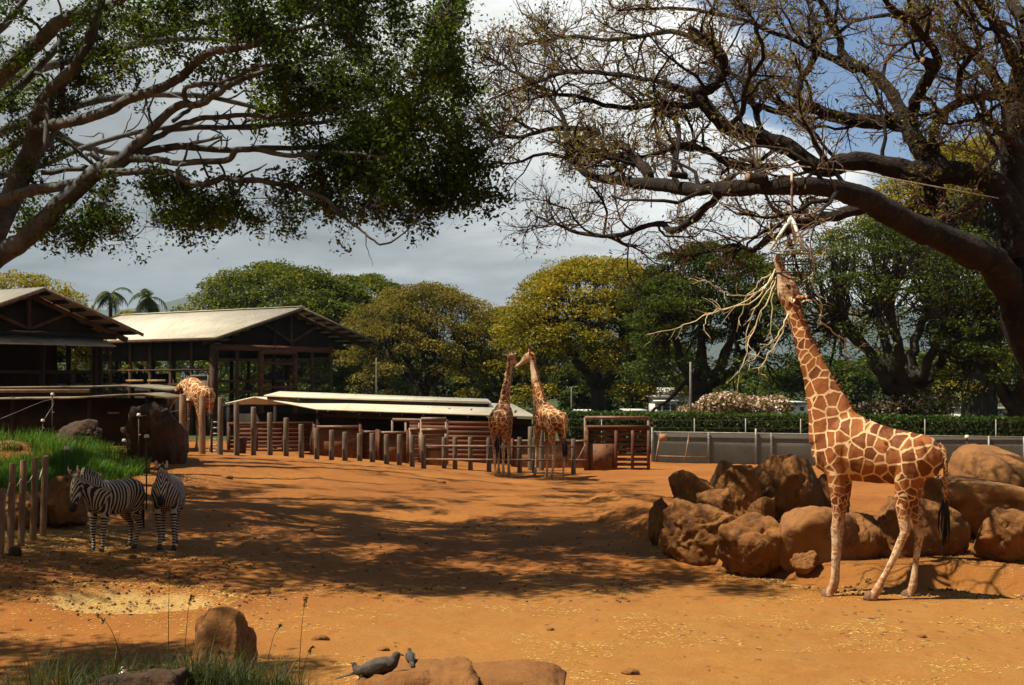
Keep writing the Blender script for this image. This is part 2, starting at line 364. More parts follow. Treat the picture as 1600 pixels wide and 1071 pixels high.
# grassed and leaf-littered ground outside the paddock
far_m = maprange(t, sy.outputs[1], 60, 66)
c = mixc(t, far_m, c, (.045, .055, .018))
pd = N(t, 'ShaderNodeVectorMath', operation='DISTANCE'); mpp = N(t, 'ShaderNodeMapping'); mpp.inputs['Scale'].default_value = (1 / 1.05, 1 / .85, 0)
t.links.new(v, mpp.inputs[0]); t.links.new(mpp.outputs[0], pd.inputs[0]); pd.inputs[1].default_value = (POND[0] / 1.05, POND[1] / .85, 0)
pm = maprange(t, math_node(t, 'ADD', pd.outputs['Value'], math_node(t, 'MULTIPLY', noise_node(t, v, 2.2, 6, .7), 1.1)), 1.66, 1.40)
c = mixc(t, math_node(t, 'MULTIPLY', pm, .75), c, (.40, .265, .105))
t.links.new(c, b.inputs['Base Color']); b.inputs['Roughness'].default_value = .95; b.inputs['Specular IOR Level'].default_value = .12
bn = N(t, 'ShaderNodeBump'); bn.inputs['Strength'].default_value = .8; bn.inputs['Distance'].default_value = .035
vh = N(t, 'ShaderNodeTexVoronoi', feature='SMOOTH_F1'); vh.inputs['Scale'].default_value = 3.6; t.links.new(v, vh.inputs['Vector'])
pit = math_node(t, 'MULTIPLY', maprange(t, vh.outputs['Distance'], .12, .30), maprange(t, noise_node(t, v, .9, 3, .6), .40, .60, 0.0, .8))
hh = math_node(t, 'ADD', math_node(t, 'ADD', n3, math_node(t, 'MULTIPLY', n4, .5)), math_node(t, 'ADD', math_node(t, 'MULTIPLY', stv, .35), pit))
t.links.new(hh, bn.inputs['Height']); t.links.new(bn.outputs[0], b.inputs['Normal'])
ground = link('ground', gme, gm, kind='structure')

# ------------------------------------------------------------------ hills
def hill(name, pts, depth, mat):
    mb = MB(); xs = np.linspace(pts[0][0], pts[-1][0], 90); hs = np.interp(xs, [p[0] for p in pts], [p[1] for p in pts])
    rows = []
    for k, f in enumerate((0, .35, .7, 1.0, .6, 0)):
        y = depth + (k - 3) * 500.0
        n = np.array([mnoise.fractal(Vector((x / 440.0, k * .9, 2.0)), 1.0, 2.0, 5) for x in xs])
        rows.append(np.stack([xs, np.full_like(xs, y) + 120 * n, np.maximum(hs * f * (1 + .16 * n) if f < 1 else hs * (1 + .03 * n), -2)], 1))
    V = np.array(rows).reshape(-1, 3); k, n = len(rows), len(xs); i = np.arange(k-1)[:, None]*n; j = np.arange(n-1)[None]
    mb.add(V, np.stack([i+j, i+j+1, i+n+j+1, i+n+j], -1).reshape(-1, 4))
    return link(name, mb.mesh(name, True), mat, kind='structure')
M['hill'] = mk('hill', (.02, .032, .018), (.045, .055, .03), .002, .95)
hill('hills', [(-6300, 120), (-4000, 250), (-3000, 300), (-2000, 345), (-1720, 350), (-1520, 405), (-1300, 370), (-600, 330), (0, 310), (800, 350), (1400, 380), (2200, 350), (3400, 420), (5200, 250), (6600, 60)], 6600.0, M['hill'])
# ------------------------------------------------------------------ trees
def batch_tubes(mb, pts, r, n):
    """pts (m,k,3), r (m,k): many tubes of the same length at once"""
    m, k = r.shape
    if m == 0: return
    t = np.gradient(pts, axis=1); t = nrm(t); f = np.abs(t.mean(1)); ref = np.zeros((m, 3)); ref[np.arange(m), f.argmin(1)] = 1
    a = nrm(np.cross(t, ref[:, None])); b = np.cross(t, a); th = np.arange(n) * 2 * np.pi / n
    V = pts[:, :, None] + r[:, :, None, None] * (a[:, :, None] * np.cos(th)[:, None] + b[:, :, None] * np.sin(th)[:, None])
    base = (np.arange(m) * k * n)[:, None, None] + (np.arange(k - 1) * n)[None, :, None]; j = np.arange(n)[None, None]; j2 = (j + 1) % n
    Q = np.stack(np.broadcast_arrays(base + j, base + j2, base + n + j2, base + n + j), -1).reshape(-1, 4)
    mb.add(V.reshape(-1, 3), Q)
def grow(rng, start, dirs, length, k, wob, bias):
    """random-walk polylines: (m,3) starts and directions -> (m,k,3)"""
    m = len(start); out = np.zeros((m, k, 3)); out[:, 0] = start; d = nrm(dirs); st = (length / (k - 1))[:, None]
    for i in range(1, k):
        d = nrm(d + rng.normal(0, wob, (m, 3)) + np.asarray(bias) * (1.0 / k)); out[:, i] = out[:, i-1] + d * st
    return out
def spawn(rng, pts, r, per, tmin, ang, flat=.55, lenf=(.4, .7), up=.1):
    """children of polylines: returns start, dir, length, radius"""
    m, k, _ = pts.shape; t = rng.uniform(tmin, 1.0, (m, per)) * (k - 1.001); i = t.astype(int); f = (t - i)[..., None]; a = np.arange(m)[:, None]
    s = pts[a, i] * (1 - f) + pts[a, i + 1] * f; tg = nrm(pts[a, i + 1] - pts[a, i])
    pr = rng.normal(0, 1, (m, per, 3)); pr[..., 2] = pr[..., 2] * flat + up; pr -= tg * (pr * tg).sum(-1, keepdims=True); pr = nrm(pr)
    an = rng.uniform(*ang, (m, per, 1)); d = tg * np.cos(an) + pr * np.sin(an)
    L = np.linalg.norm(np.diff(pts, axis=1), axis=-1).sum(1)[:, None] * rng.uniform(*lenf, (m, per)) * (1.15 - .55 * t / (k - 1))
    rr = (r[a, i] * (1 - f[..., 0]) + r[a, i + 1] * f[..., 0]) * rng.uniform(.45, .75, (m, per))
    return s.reshape(-1, 3), d.reshape(-1, 3), L.ravel(), rr.ravel()
def taper(r0, k, end=.25):
    return np.asarray(r0)[:, None] * np.linspace(1, end, k)[None]
def leaf_mesh(name, C, size, rng, up=.6, aspect=.5, mat=None, parent=None, kind=None):
    """diamond leaves, slightly folded, one quad each"""
    m = len(C); size = np.broadcast_to(size, (m,)) * rng.uniform(.65, 1.35, m)
    n = rng.normal(0, 1, (m, 3)); n[:, 2] += up * 2.2; n = nrm(n); a = nrm(np.cross(n, rng.normal(0, 1, (m, 3)))); b = np.cross(n, a)
    L = size[:, None]; V = np.stack([C - a * L * .5, C + b * L * aspect * .5 + n * L * .10, C + a * L * .5, C - b * L * aspect * .5 + n * L * .10], 1)
    o = link(name, raw_mesh(name, V.reshape(-1, 3), np.arange(m * 4).reshape(-1, 4)), mat, parent, kind)
    return o
def limb_poly(ctrl, per=5, wob=0.0, rng=None):
    """traced limb: (px, py, D, radius in px) -> points, radii"""
    c = np.array([(*P(x, y, d), r * d / FPX) for x, y, d, r in ctrl]); c = crom(c, per)
    if wob and rng is not None:
        k = len(c); c[1:, :3] += np.cumsum(rng.normal(0, wob, (k - 1, 3)), 0) * .25 + rng.normal(0, wob * .5, (k - 1, 3))
    return c[:, :3], np.maximum(c[:, 3], .006)
def resample(p, r, k):
    s = np.concatenate([[0], np.cumsum(np.linalg.norm(np.diff(p, axis=0), axis=1))]); q = np.linspace(0, s[-1], k)
    return np.stack([np.interp(q, s, p[:, i]) for i in range(3)], 1), np.interp(q, s, r)

def gnarl(tb, p, r, rng, step=.07, n=14, amp=.10):
    """limb with lumpy, ridged bark"""
    L = np.linalg.norm(np.diff(p, axis=0), axis=1).sum(); k = max(int(L / max(step, r.mean() * .5)), 6); p, r = resample(p, r, k); m = MB(); m.tube(p, r, n)
    V = m.V[0]; c = np.vstack([np.repeat(p, n, 0), p[0], p[-1]]); rr = np.concatenate([np.repeat(r, n), [r[0], r[-1]]]); s = rng.uniform(0, 40, 3)
    d = V - c; q = V / np.maximum(rr, .05)[:, None]; nz = fbm(V * 1.0 + s, 2.2, 3) * 1.4 + fbm(V * np.array([1, 1, 1]) + s + 7, 9.0, 2) * .7
    V = c + d * (1 + amp * nz)[:, None]; tb.add(V, m.Q[0], m.T[0])
# ---- the leafy tree whose trunk stands left of the view
def left_tree():
    rng = np.random.default_rng(11)
    bx, by = P(-210, 0, 29)[0], 29.0; bz = GM(bx, by)
    root = thing('shade_tree', 'large leafy tree with pale smooth spreading limbs leaning over the zebra path', 'tree', (bx, by, bz))
    off = np.array([bx, by, bz])
    limbs = [
     [(-150, 560, 29, 36), (-60, 450, 28.6, 26), (0, 400, 28.4, 21), (50, 365, 28.2, 19), (100, 315, 28, 18), (150, 270, 27.8, 17), (190, 250, 27.6, 15), (225, 215, 27.4, 10), (275, 170, 27, 8), (312, 165, 26.6, 7), (350, 140, 26.3, 6), (415, 115, 26, 4), (500, 100, 25.6, 3)],
     [(190, 250, 27.6, 11), (225, 238, 27.5, 8), (280, 230, 27.6, 7), (360, 235, 28, 6), (425, 232, 28.3, 5.5), (500, 232, 28.6, 4.5), (580, 220, 29, 3), (650, 225, 29.5, 2)],
     [(200, 248, 27.6, 9), (245, 250, 27, 6.5), (285, 258, 26.5, 6), (350, 255, 26, 6), (380, 236, 25.7, 5.5), (460, 246, 25.3, 4.5), (540, 240, 25, 3), (640, 255, 24.5, 2)],
     [(150, 272, 27.8, 11), (200, 268, 27.3, 7), (265, 270, 26.8, 6.5), (310, 290, 26.4, 6), (360, 280, 26, 6), (435, 290, 25.6, 5), (500, 310, 25.2, 4.2), (540, 345, 24.9, 3), (570, 372, 24.8, 2.2), (593, 386, 24.7, 2), (620, 378, 24.6, 1.6), (650, 353, 24.5, 1.2)],
     [(215, 228, 27.5, 8), (240, 218, 27.6, 6), (280, 202, 28, 5.5), (350, 200, 28.6, 5), (425, 195, 29.2, 4.5), (500, 192, 29.8, 4), (600, 170, 30.5, 2.5)],
     [(255, 205, 27.3, 6), (290, 192, 27.2, 5), (325, 183, 27, 5), (380, 180, 26.8, 4.5), (450, 180, 26.5, 4), (540, 160, 26, 2.5)],
     [(-110, 520, 29.2, 30), (-40, 420, 29.3, 24), (0, 350, 29.4, 23), (30, 280, 29.5, 21), (53, 225, 29.5, 20), (57, 188, 29.4, 18), (80, 145, 29.2, 15), (120, 100, 29, 12), (150, 30, 28.8, 9), (170, -40, 28.6, 7), (230, -120, 28, 4)],
     [(57, 200, 29.4, 14), (85, 195, 29, 11), (115, 190, 28.6, 10.5), (165, 175, 28, 10), (200, 155, 27.6, 9.5), (250, 138, 27.2, 9), (282, 118, 27, 8.5), (320, 82, 26.6, 8), (380, 70, 26.2, 6.5), (420, 54, 26, 5), (520, 30, 25.5, 3)],
     [(-120, 230, 30, 24), (-60, 170, 30, 20), (0, 120, 29.8, 17), (50, 75, 29.6, 15), (100, 30, 29.3, 13), (165, 8, 29, 9), (260, -30, 28.6, 6), (380, -60, 28, 4)],
     [(-80, 260, 30.4, 12), (0, 165, 30.6, 9), (40, 125, 30.8, 8), (100, 60, 31, 7), (135, 30, 31.2, 6), (220, -30, 31.5, 4)],
     [(-60, 360, 28.8, 12), (0, 320, 28.5, 11), (45, 300, 28.3, 10.5), (95, 292, 28, 10), (125, 285, 27.9, 9)],
     [(-90, 300, 31, 14), (0, 240, 31.5, 8), (45, 215, 31.6, 6), (90, 212, 31.8, 5), (150, 260, 32, 3)],
     [(165, 265, 29, 7), (150, 245, 29, 6), (140, 241, 29, 6), (150, 262, 28.9, 5), (60, 272, 28.7, 5)],
     [(80, 145, 29.2, 8), (75, 200, 29, 6), (80, 230, 29, 6), (100, 150, 29.4, 5), (95, 60, 30, 4)],
     [(290, 165, 26.8, 5), (292, 135, 26.6, 5), (345, 128, 26.4, 4), (420, 100, 26, 3), (500, 130, 25.5, 2)],
     [(270, 190, 28, 4.5), (300, 170, 28.4, 4), (330, 145, 28.8, 3.5), (350, 110, 29.2, 3), (365, 60, 29.5, 2)],
     [(-40, 60, 30, 9), (0, 45, 30, 8), (40, 0, 30, 6), (90, -60, 30, 4)],
     [(-150, 330, 30, 24), (-170, 120, 33, 16), (-120, -40, 36, 10), (0, -120, 38, 6)],
     [(-200, 320, 30, 24), (-350, 150, 30, 14), (-480, 60, 31, 8)],
     [(-200, 300, 29, 22), (-330, 60, 26, 16), (-380, -150, 24, 11), (-250, -260, 22.5, 7), (-60, -300, 21.5, 4)], [(-380, -140, 24, 9), (-120, -260, 24.5, 7), (120, -250, 24, 5), (330, -260, 23.5, 3)],
     [(-160, 300, 31, 20), (-60, 160, 35, 12), (120, 90, 38, 8), (300, 60, 40, 5), (480, 80, 41, 3)],
     [(-160, 310, 31, 20), (-80, 240, 35, 13), (40, 190, 38, 9), (180, 150, 40, 7), (330, 150, 42, 5), (470, 190, 44, 3)], [(-160, 310, 31, 18), (-90, 200, 36, 11), (30, 120, 40, 8), (200, 70, 43, 6), (360, 20, 45, 4)], [(60, 185, 38, 7), (130, 230, 39, 6), (230, 240, 40, 5), (350, 215, 41, 3)], [(-120, 330, 31, 16), (-20, 280, 33, 10), (60, 262, 35, 7), (160, 225, 36, 5), (280, 200, 37, 4), (400, 205, 38, 2.5)],
    ]
    tb = MB(); polys = []
    tr, rr = limb_poly([(-210, 960, 29, 62), (-205, 880, 29, 50), (-195, 740, 29, 44), (-170, 600, 29, 40), (-140, 500, 29, 36), (-130, 400, 29.5, 30), (-140, 300, 30, 24)], 5)
    tr[0, 2] = bz - .4; tb.tube(tr - off, rr, 14)
    for L in limbs:
        p, r = limb_poly(L, 5, .018, rng); r = r * .82; gnarl(tb, p - off, r, rng, n=10, amp=.06); polys.append((p, r))
    # leaf masses: px ellipse, depth range, number of clumps
    masses = [(560, 70, 175, 105, 24.5, 29.5, 54), (655, 205, 112, 122, 24.2, 29, 44), (535, 290, 100, 55, 24.5, 28, 22), (665, 315, 88, 40, 24.2, 27.5, 24), (300, 50, 150, 70, 26, 31, 29),
              (180, 70, 95, 65, 28, 31, 14), (235, 320, 110, 40, 26, 29, 24), (130, 345, 65, 38, 27, 30, 13), (390, 325, 80, 30, 25.5, 28, 15), (60, 245, 55, 50, 29, 33, 9), (30, 110, 45, 60, 29, 33, 10),
              (455, 160, 60, 60, 25, 30, 12), (735, 250, 45, 80, 24.3, 26.5, 18), (430, 20, 150, 40, 25, 30, 20), (700, 40, 32, 50, 24.5, 27, 14), (110, 160, 60, 50, 29, 32, 8),
              (300, -100, 330, 90, 26, 36, 46), (-60, -80, 150, 100, 28, 36, 22), (30, 330, 40, 50, 31, 34, 6), (-250, 120, 170, 150, 27, 37, 40), (300, 0, 200, 40, 36, 42, 5), (590, 110, 120, 90, 33, 45, 50), (575, 232, 60, 42, 43, 49, 80), (660, 230, 80, 60, 31, 40, 20), (420, 20, 200, 40, 32, 44, 6)]
    cen = []
    for (mx, my, ax, ay, d0, d1, n) in masses:
        n = int(n * 1.0)
        th = rng.uniform(0, 2 * np.pi, n); q = np.sqrt(rng.uniform(0, 1, n))
        for a, b in zip(th, q): cen.append(P(mx + ax * b * math.cos(a), my + ay * b * math.sin(a), rng.uniform(d0, d1)))
    nvis = len(cen)
    for k in range(150):
        X_ = rng.uniform(-15, -8.2); cen.append(np.array([X_, rng.uniform(8, 18.5 if X_ < -12.6 else 15.2), rng.uniform(10, 12.5)]))
    for k in range(520):
        X_ = rng.uniform(-17.5, -2.6); cen.append(np.array([X_, rng.uniform(18.0 if X_ < -13 else 19.4, 29), rng.uniform(9.8, 12.8)]))
    cen = np.array([c for i, c in enumerate(cen) if i < nvis or c[2] > CAMH + (1.06 * 600 / FPX) * c[1] + .7 or c[0] < -.40 * c[1]]); nhi = len(cen) - nvis
    # twigs join every clump to the nearest limb
    LP = np.vstack([p[3:] for p, r in polys]); LR = np.concatenate([r[3:] for p, r in polys]); LT = np.vstack([nrm(np.gradient(p, axis=0))[3:] for p, r in polys])
    hi_flag = np.arange(len(cen)) >= nvis
    order = np.argsort([np.min(((LP - c) ** 2).sum(1)) for c in cen])
    nodes = list(LP); nr = list(LR)
    tw = []; twr = []
    for ci in order:
        c = cen[ci]; NA = np.array(nodes); d = NA - c; dd = np.sqrt((d ** 2).sum(1)) + .5 * np.maximum(NA[:, 2] - c[2], 0)
        i = int(dd.argmin()); s = NA[i]; r0 = min(nr[i] * .6, .035 + .012 * dd[i]); k = 8
        tt = np.linspace(0, 1, k)[:, None]; line = s + (c - s) * tt; line[1:] += rng.normal(0, .05 + .03 * dd[i], (k - 1, 3)); line += np.array([0, 0, -.12]) * np.sin(np.pi * tt) * dd[i]
        tw.append(line); twr.append(np.linspace(max(r0, .012), .008, k))
        for q in (3, 5, 7): nodes.append(line[q]); nr.append(twr[-1][q])
    tw = np.array(tw); twr = np.array(twr); batch_tubes(tb, tw - off, twr, 5)
    s, d, L, r = spawn(rng, tw, twr, 9, .25, (.5, 1.2), .8, (.3, .6)); L = np.clip(L, .4, 1.0)
    t2 = grow(rng, s, d, L, 5, .22, (0, 0, -.1)); r2 = taper(np.clip(r, .004, .012), 5, .4); batch_tubes(tb, t2 - off, r2, 3)
    # bare side twigs along the visible limbs
    ps = []; prr = []
    for p, r in polys:
        a, b_ = resample(p, r, 16); ps.append(a); prr.append(b_)
    s, d, L, r = spawn(rng, np.array(ps), np.array(prr), 9, .25, (.5, 1.1), .8, (.06, .16)); t3 = grow(rng, s, d, np.clip(L, .3, 1.4), 7, .28, (0, 0, .1)); batch_tubes(tb, t3 - off, taper(np.clip(r, .006, .03), 7, .3), 4)
    tb.obj('trunk', M['bark_pale'], root, True)
    # leaves: the low sprays in detail, the high canopy in larger sprays
    hi_t = hi_flag[order]; hi2 = np.repeat(hi_t, 9)
    ah = np.vstack([t2[hi2][:, 2:].reshape(-1, 3), tw[hi_t][:, 5:].reshape(-1, 3)]); Ch = np.repeat(ah, 6, 0) + rng.normal(0, 1, (len(ah) * 6, 3)) * np.array([.24, .24, .15])
    leaf_mesh('high_crown', Ch - off, .15, rng, .5, .6, M['leaf_left'], root, 'stuff')
    t2 = t2[~hi2]; tw = tw[~hi_t]
    # leaves: round the ends of twigs, in loose sprays
    anchors = np.vstack([t2[:, 2:].reshape(-1, 3), tw[:, 5:].reshape(-1, 3)])
    anchors = anchors[fbm(anchors, .75, 3) > -.16]
    per = 11; C = np.repeat(anchors, per, 0) + rng.normal(0, 1, (len(anchors) * per, 3)) * np.array([.10, .10, .075])
    leaf_mesh('crown', C - off, .092, rng, .35, .5, M['leaf_left'], root, 'stuff')
    print('left tree leaves', len(C))
left_tree()

# ---- the nearly bare tree at the right
def right_tree():
    rng = np.random.default_rng(5)
    b = P(1690, 0, 24.5); bx, by = b[0], 24.5; bz = GM(bx, by); off = np.array([bx, by, bz])
    root = thing('bare_tree', 'huge dark nearly leafless tree with crooked limbs holding the hanging feeder', 'tree', off)
    limbs = [
     [(1600, 500, 24.3, 40), (1560, 420, 24, 36), (1500, 380, 23.6, 34), (1430, 350, 23, 33), (1350, 305, 22.2, 28), (1275, 288, 21.6, 22), (1190, 288, 21.7, 19), (1100, 290, 22.8, 17), (1015, 280, 24.4, 14), (960, 275, 25.4, 11), (920, 270, 26, 9), (890, 240, 26.5, 8)],
     [(1015, 278, 24.4, 12), (1005, 258, 24.8, 11), (980, 248, 25.2, 10), (950, 242, 25.7, 10), (910, 238, 26.2, 10), (888, 236, 26.6, 9)],
     [(1590, 400, 24.4, 34), (1565, 300, 24.6, 28), (1500, 272, 24.8, 24), (1425, 268, 25, 23), (1340, 250, 25, 20), (1285, 262, 25, 18), (1240, 235, 25, 17), (1200, 220, 25, 17), (1140, 200, 25, 15), (1105, 165, 25, 13), (1090, 146, 25, 12), (1118, 136, 25, 10), (1135, 105, 25, 10), (1122, 75, 25, 8), (1080, 45, 25, 5)],
     [(1480, 272, 24.8, 20), (1450, 245, 25, 19), (1425, 212, 25.4, 18), (1418, 190, 25.6, 17), (1365, 195, 25.8, 15), (1300, 185, 26, 12), (1262, 172, 26, 11), (1212, 178, 26, 7), (1160, 160, 26, 4)],
     [(1418, 195, 25.6, 15), (1400, 160, 26, 13), (1365, 118, 26.3, 11), (1322, 98, 26.5, 10), (1310, 62, 26.8, 8), (1290, 20, 27, 6), (1260, -30, 27, 4)],
     [(1420, 190, 25.6, 13), (1432, 160, 25, 12), (1452, 125, 24.5, 11), (1468, 92, 24, 9), (1440, 50, 23.6, 7), (1395, 10, 23.2, 5), (1350, -40, 23, 3)],
     [(1640, 140, 24.5, 16), (1595, 147, 24.5, 11), (1525, 155, 24.6, 9), (1478, 172, 24.8, 9), (1457, 205, 25, 10), (1458, 250, 25, 12)],
     [(1370, 320, 22.4, 14), (1335, 330, 22.8, 13), (1290, 340, 23.6, 11), (1240, 355, 24.4, 9), (1190, 378, 25, 7), (1168, 393, 25.5, 5), (1140, 384, 26, 4), (1080, 401, 26.6, 3), (1035, 396, 27, 2)],
     [(1135, 296, 22.4, 9), (1100, 330, 23, 8), (1056, 360, 24, 7), (1030, 350, 25, 5.5), (960, 372, 26, 5), (895, 362, 27, 3.5), (840, 342, 28, 2)],
     [(1620, 470, 25, 40), (1590, 400, 25, 30), (1582, 300, 25, 27), (1588, 180, 25.2, 24), (1605, 60, 25.4, 20), (1630, -60, 25.6, 14)],
     [(1560, 420, 24.3, 26), (1500, 390, 24.6, 24), (1478, 350, 24.9, 22), (1460, 300, 25, 22), (1450, 268, 25, 20)],
     [(890, 238, 26.5, 8), (910, 215, 26.8, 7), (935, 205, 27, 6), (870, 200, 27.5, 5), (800, 216, 28, 3.5), (745, 190, 28.5, 2)],
     [(1215, 262, 25.2, 8), (1150, 260, 25.4, 8), (1110, 240, 25.6, 7), (1060, 232, 25.6, 6), (1005, 246, 25.4, 4), (960, 225, 25.2, 2.5)],
     [(1262, 172, 26, 8), (1247, 150, 26.3, 8), (1248, 125, 26.5, 8), (1272, 85, 26.6, 7), (1275, 40, 26.8, 5), (1250, -20, 27, 3)],
     [(1120, 78, 25, 6), (1050, 50, 26, 5), (960, 62, 27, 4), (880, 55, 28, 3), (810, 70, 29, 2)],
     [(1090, 146, 25, 7), (1000, 122, 26, 5), (900, 112, 27, 4), (825, 130, 28, 3), (760, 155, 29, 2)],
     [(888, 238, 26.6, 6), (880, 185, 27, 5), (850, 145, 27.5, 4), (800, 110, 28, 3), (760, 90, 28.5, 2)],
     [(1100, 165, 25, 8), (1040, 165, 26, 6), (960, 170, 26.8, 5), (890, 150, 27.4, 4), (830, 160, 28, 2)],
     [(1335, 110, 26.4, 7), (1250, 70, 26, 5), (1150, 30, 25.6, 4), (1040, 15, 25.2, 3), (960, 20, 25, 2)],
     [(1500, 155, 24.6, 6), (1500, 110, 24, 6), (1530, 60, 23.4, 5), (1500, 10, 23, 4), (1450, -40, 22.6, 3)],
     [(1588, 170, 25.2, 12), (1540, 110, 26, 9), (1480, 60, 26.8, 7), (1400, 30, 27.4, 5), (1330, 35, 28, 3)],
     [(1588, 100, 25.2, 14), (1560, 50, 24.4, 11), (1530, 5, 23.4, 8), (1480, -50, 22.6, 5)],
     [(1130, 200, 25, 6), (1160, 175, 24.4, 6), (1165, 130, 24, 5), (1190, 90, 23.6, 4), (1180, 40, 23.2, 3), (1150, 0, 23, 2)],
     [(1600, 240, 25, 10), (1560, 205, 24.4, 8), (1530, 180, 24, 6), (1560, 235, 23.6, 4), (1540, 265, 23.2, 3)],
     [(1060, 290, 23.5, 6), (1050, 265, 24, 6), (1060, 215, 25, 5), (1050, 180, 26, 4), (1010, 150, 27, 3)],
     [(1200, 222, 25, 7), (1180, 180, 25.6, 6), (1160, 130, 26, 5), (1110, 100, 26.4, 3)],
     [(1640, -20, 25.6, 12), (1750, -60, 27, 8), (1900, -90, 28, 5)],
     [(1640, 300, 25.5, 22), (1760, 180, 27, 14), (1900, 80, 28, 8)],
     [(1600, 30, 25.4, 12), (1540, -60, 28, 8), (1420, -130, 30, 5)],
    ]
    tb = MB(); wb = MB(); polys = []
    tr, rr = limb_poly([(1690, 900, 24.5, 80), (1688, 840, 24.5, 66), (1672, 700, 24.5, 58), (1640, 580, 24.4, 52), (1605, 505, 24.3, 47), (1590, 430, 24.3, 42)], 5)
    tr[0, 2] = bz - .4; gnarl(tb, tr - off, rr * .8, rng)
    for L in limbs:
        p, r = limb_poly(L, 5, .022, rng); r = r * (.66 if len(polys) == 0 else .76) * (1 + .07 * rng.normal(0, 1, len(r)))
        gnarl(tb, p - off, r, rng); polys.append((p, r))
    big = []; bigr = []
    for p, r in polys[:26]:
        a, b_ = resample(p, r, 20); big.append(a); bigr.append(b_)
    big = np.array(big); bigr = np.array(bigr)
    s, d, L, r = spawn(rng, big, bigr, 11, .22, (.5, 1.2), .7, (.22, .42), .18)
    L = np.clip(L, .7, 2.0); l1 = grow(rng, s, d, L, 9, .27, (0, 0, .25)); r1 = taper(np.clip(r, .014, .04), 9, .3); batch_tubes(tb, l1 - off, r1, 6)
    s, d, L, r = spawn(rng, l1, r1, 8, .2, (.45, 1.1), .7, (.35, .6), .1)
    L = np.clip(L, .35, 1.1); l2 = grow(rng, s, d, L, 7, .27, (0, 0, .2)); r2 = taper(np.clip(r, .008, .016), 7, .45); batch_tubes(wb, l2 - off, r2, 4)
    s, d, L, r = spawn(rng, l2, r2, 6, .15, (.45, 1.1), .75, (.35, .65), .1)
    L = np.clip(L, .16, .5); l3 = grow(rng, s, d, L, 5, .28, (0, 0, .2)); r3 = taper(np.clip(r, .0045, .008), 5, .6); batch_tubes(wb, l3 - off, r3, 3)
    # a dense brush of fine twigs where the limbs end towards the middle of the yard
    tips = np.array([p[-6:] for p, r in polys if p[-1, 0] < P(1130, 0, 26)[0]]); tr_ = np.array([r[-6:] for p, r in polys if p[-1, 0] < P(1130, 0, 26)[0]])
    s, d, L, r = spawn(rng, tips, tr_, 14, .0, (.3, 1.2), .8, (.5, 1.0), .15); L = np.clip(L, .5, 1.3); b1 = grow(rng, s, d, L, 8, .26, (0, 0, .15)); q1 = taper(np.clip(r, .009, .018), 8, .4); batch_tubes(wb, b1 - off, q1, 4)
    s, d, L, r = spawn(rng, b1, q1, 9, .1, (.4, 1.1), .8, (.35, .7), .1); L = np.clip(L, .2, .65); b2 = grow(rng, s, d, L, 6, .26, (0, 0, .15)); batch_tubes(wb, b2 - off, taper(np.clip(r, .005, .008), 6, .6), 3)
    tb.obj('trunk', M['bark_dark'], root, True)
    wb.obj('twigs', M['twig'], root, True)['kind'] = 'stuff'
    # sawn stubs with pale ends
    for (px, py, D, rp, dx) in ((1196, 282, 21.55, 8, -1.8), (1072, 276, 23.3, 5, -1.8), (1465, 100, 23.8, 6, -1.8)):
        q = P(px, py, D); e = q + nrm([dx, -1, .12]) * .34
        stub = MB(); stub.tube([q - off, e - off], [rp * D / FPX * 1.05, rp * D / FPX], 12); so = stub.obj('sawn_stub', M['bark_dark'], root, True)
        cut = MB(); cut.tube([e - off, e - off + nrm([dx, -1, .12]) * .012], [rp * D / FPX * .86] * 2, 12); cut.obj('cut_face', M['post_wood'], so)
    A = np.vstack([l3[:, 3:].reshape(-1, 3), b2[:, 4:].reshape(-1, 3)]); keep = rng.uniform(0, 1, len(A)) < .13; A = A[keep]
    C = np.repeat(A, 4, 0) + rng.normal(0, .07, (len(A) * 4, 3)); leaf_mesh('crown', C - off, .07, rng, .2, .5, M['leaf_right'], root, 'stuff')
    A2 = b2[b2[:, -1, 0] < P(850, 0, 28)[0]][:, 3:].reshape(-1, 3); A2 = A2[rng.uniform(0, 1, len(A2)) < .10]
    if len(A2):
        C = np.repeat(A2, 3, 0) + rng.normal(0, .07, (len(A2) * 3, 3)); leaf_mesh('rust_leaves', C - off, .075, rng, .2, .5, M['leaf_rust'], root, 'stuff')
right_tree()

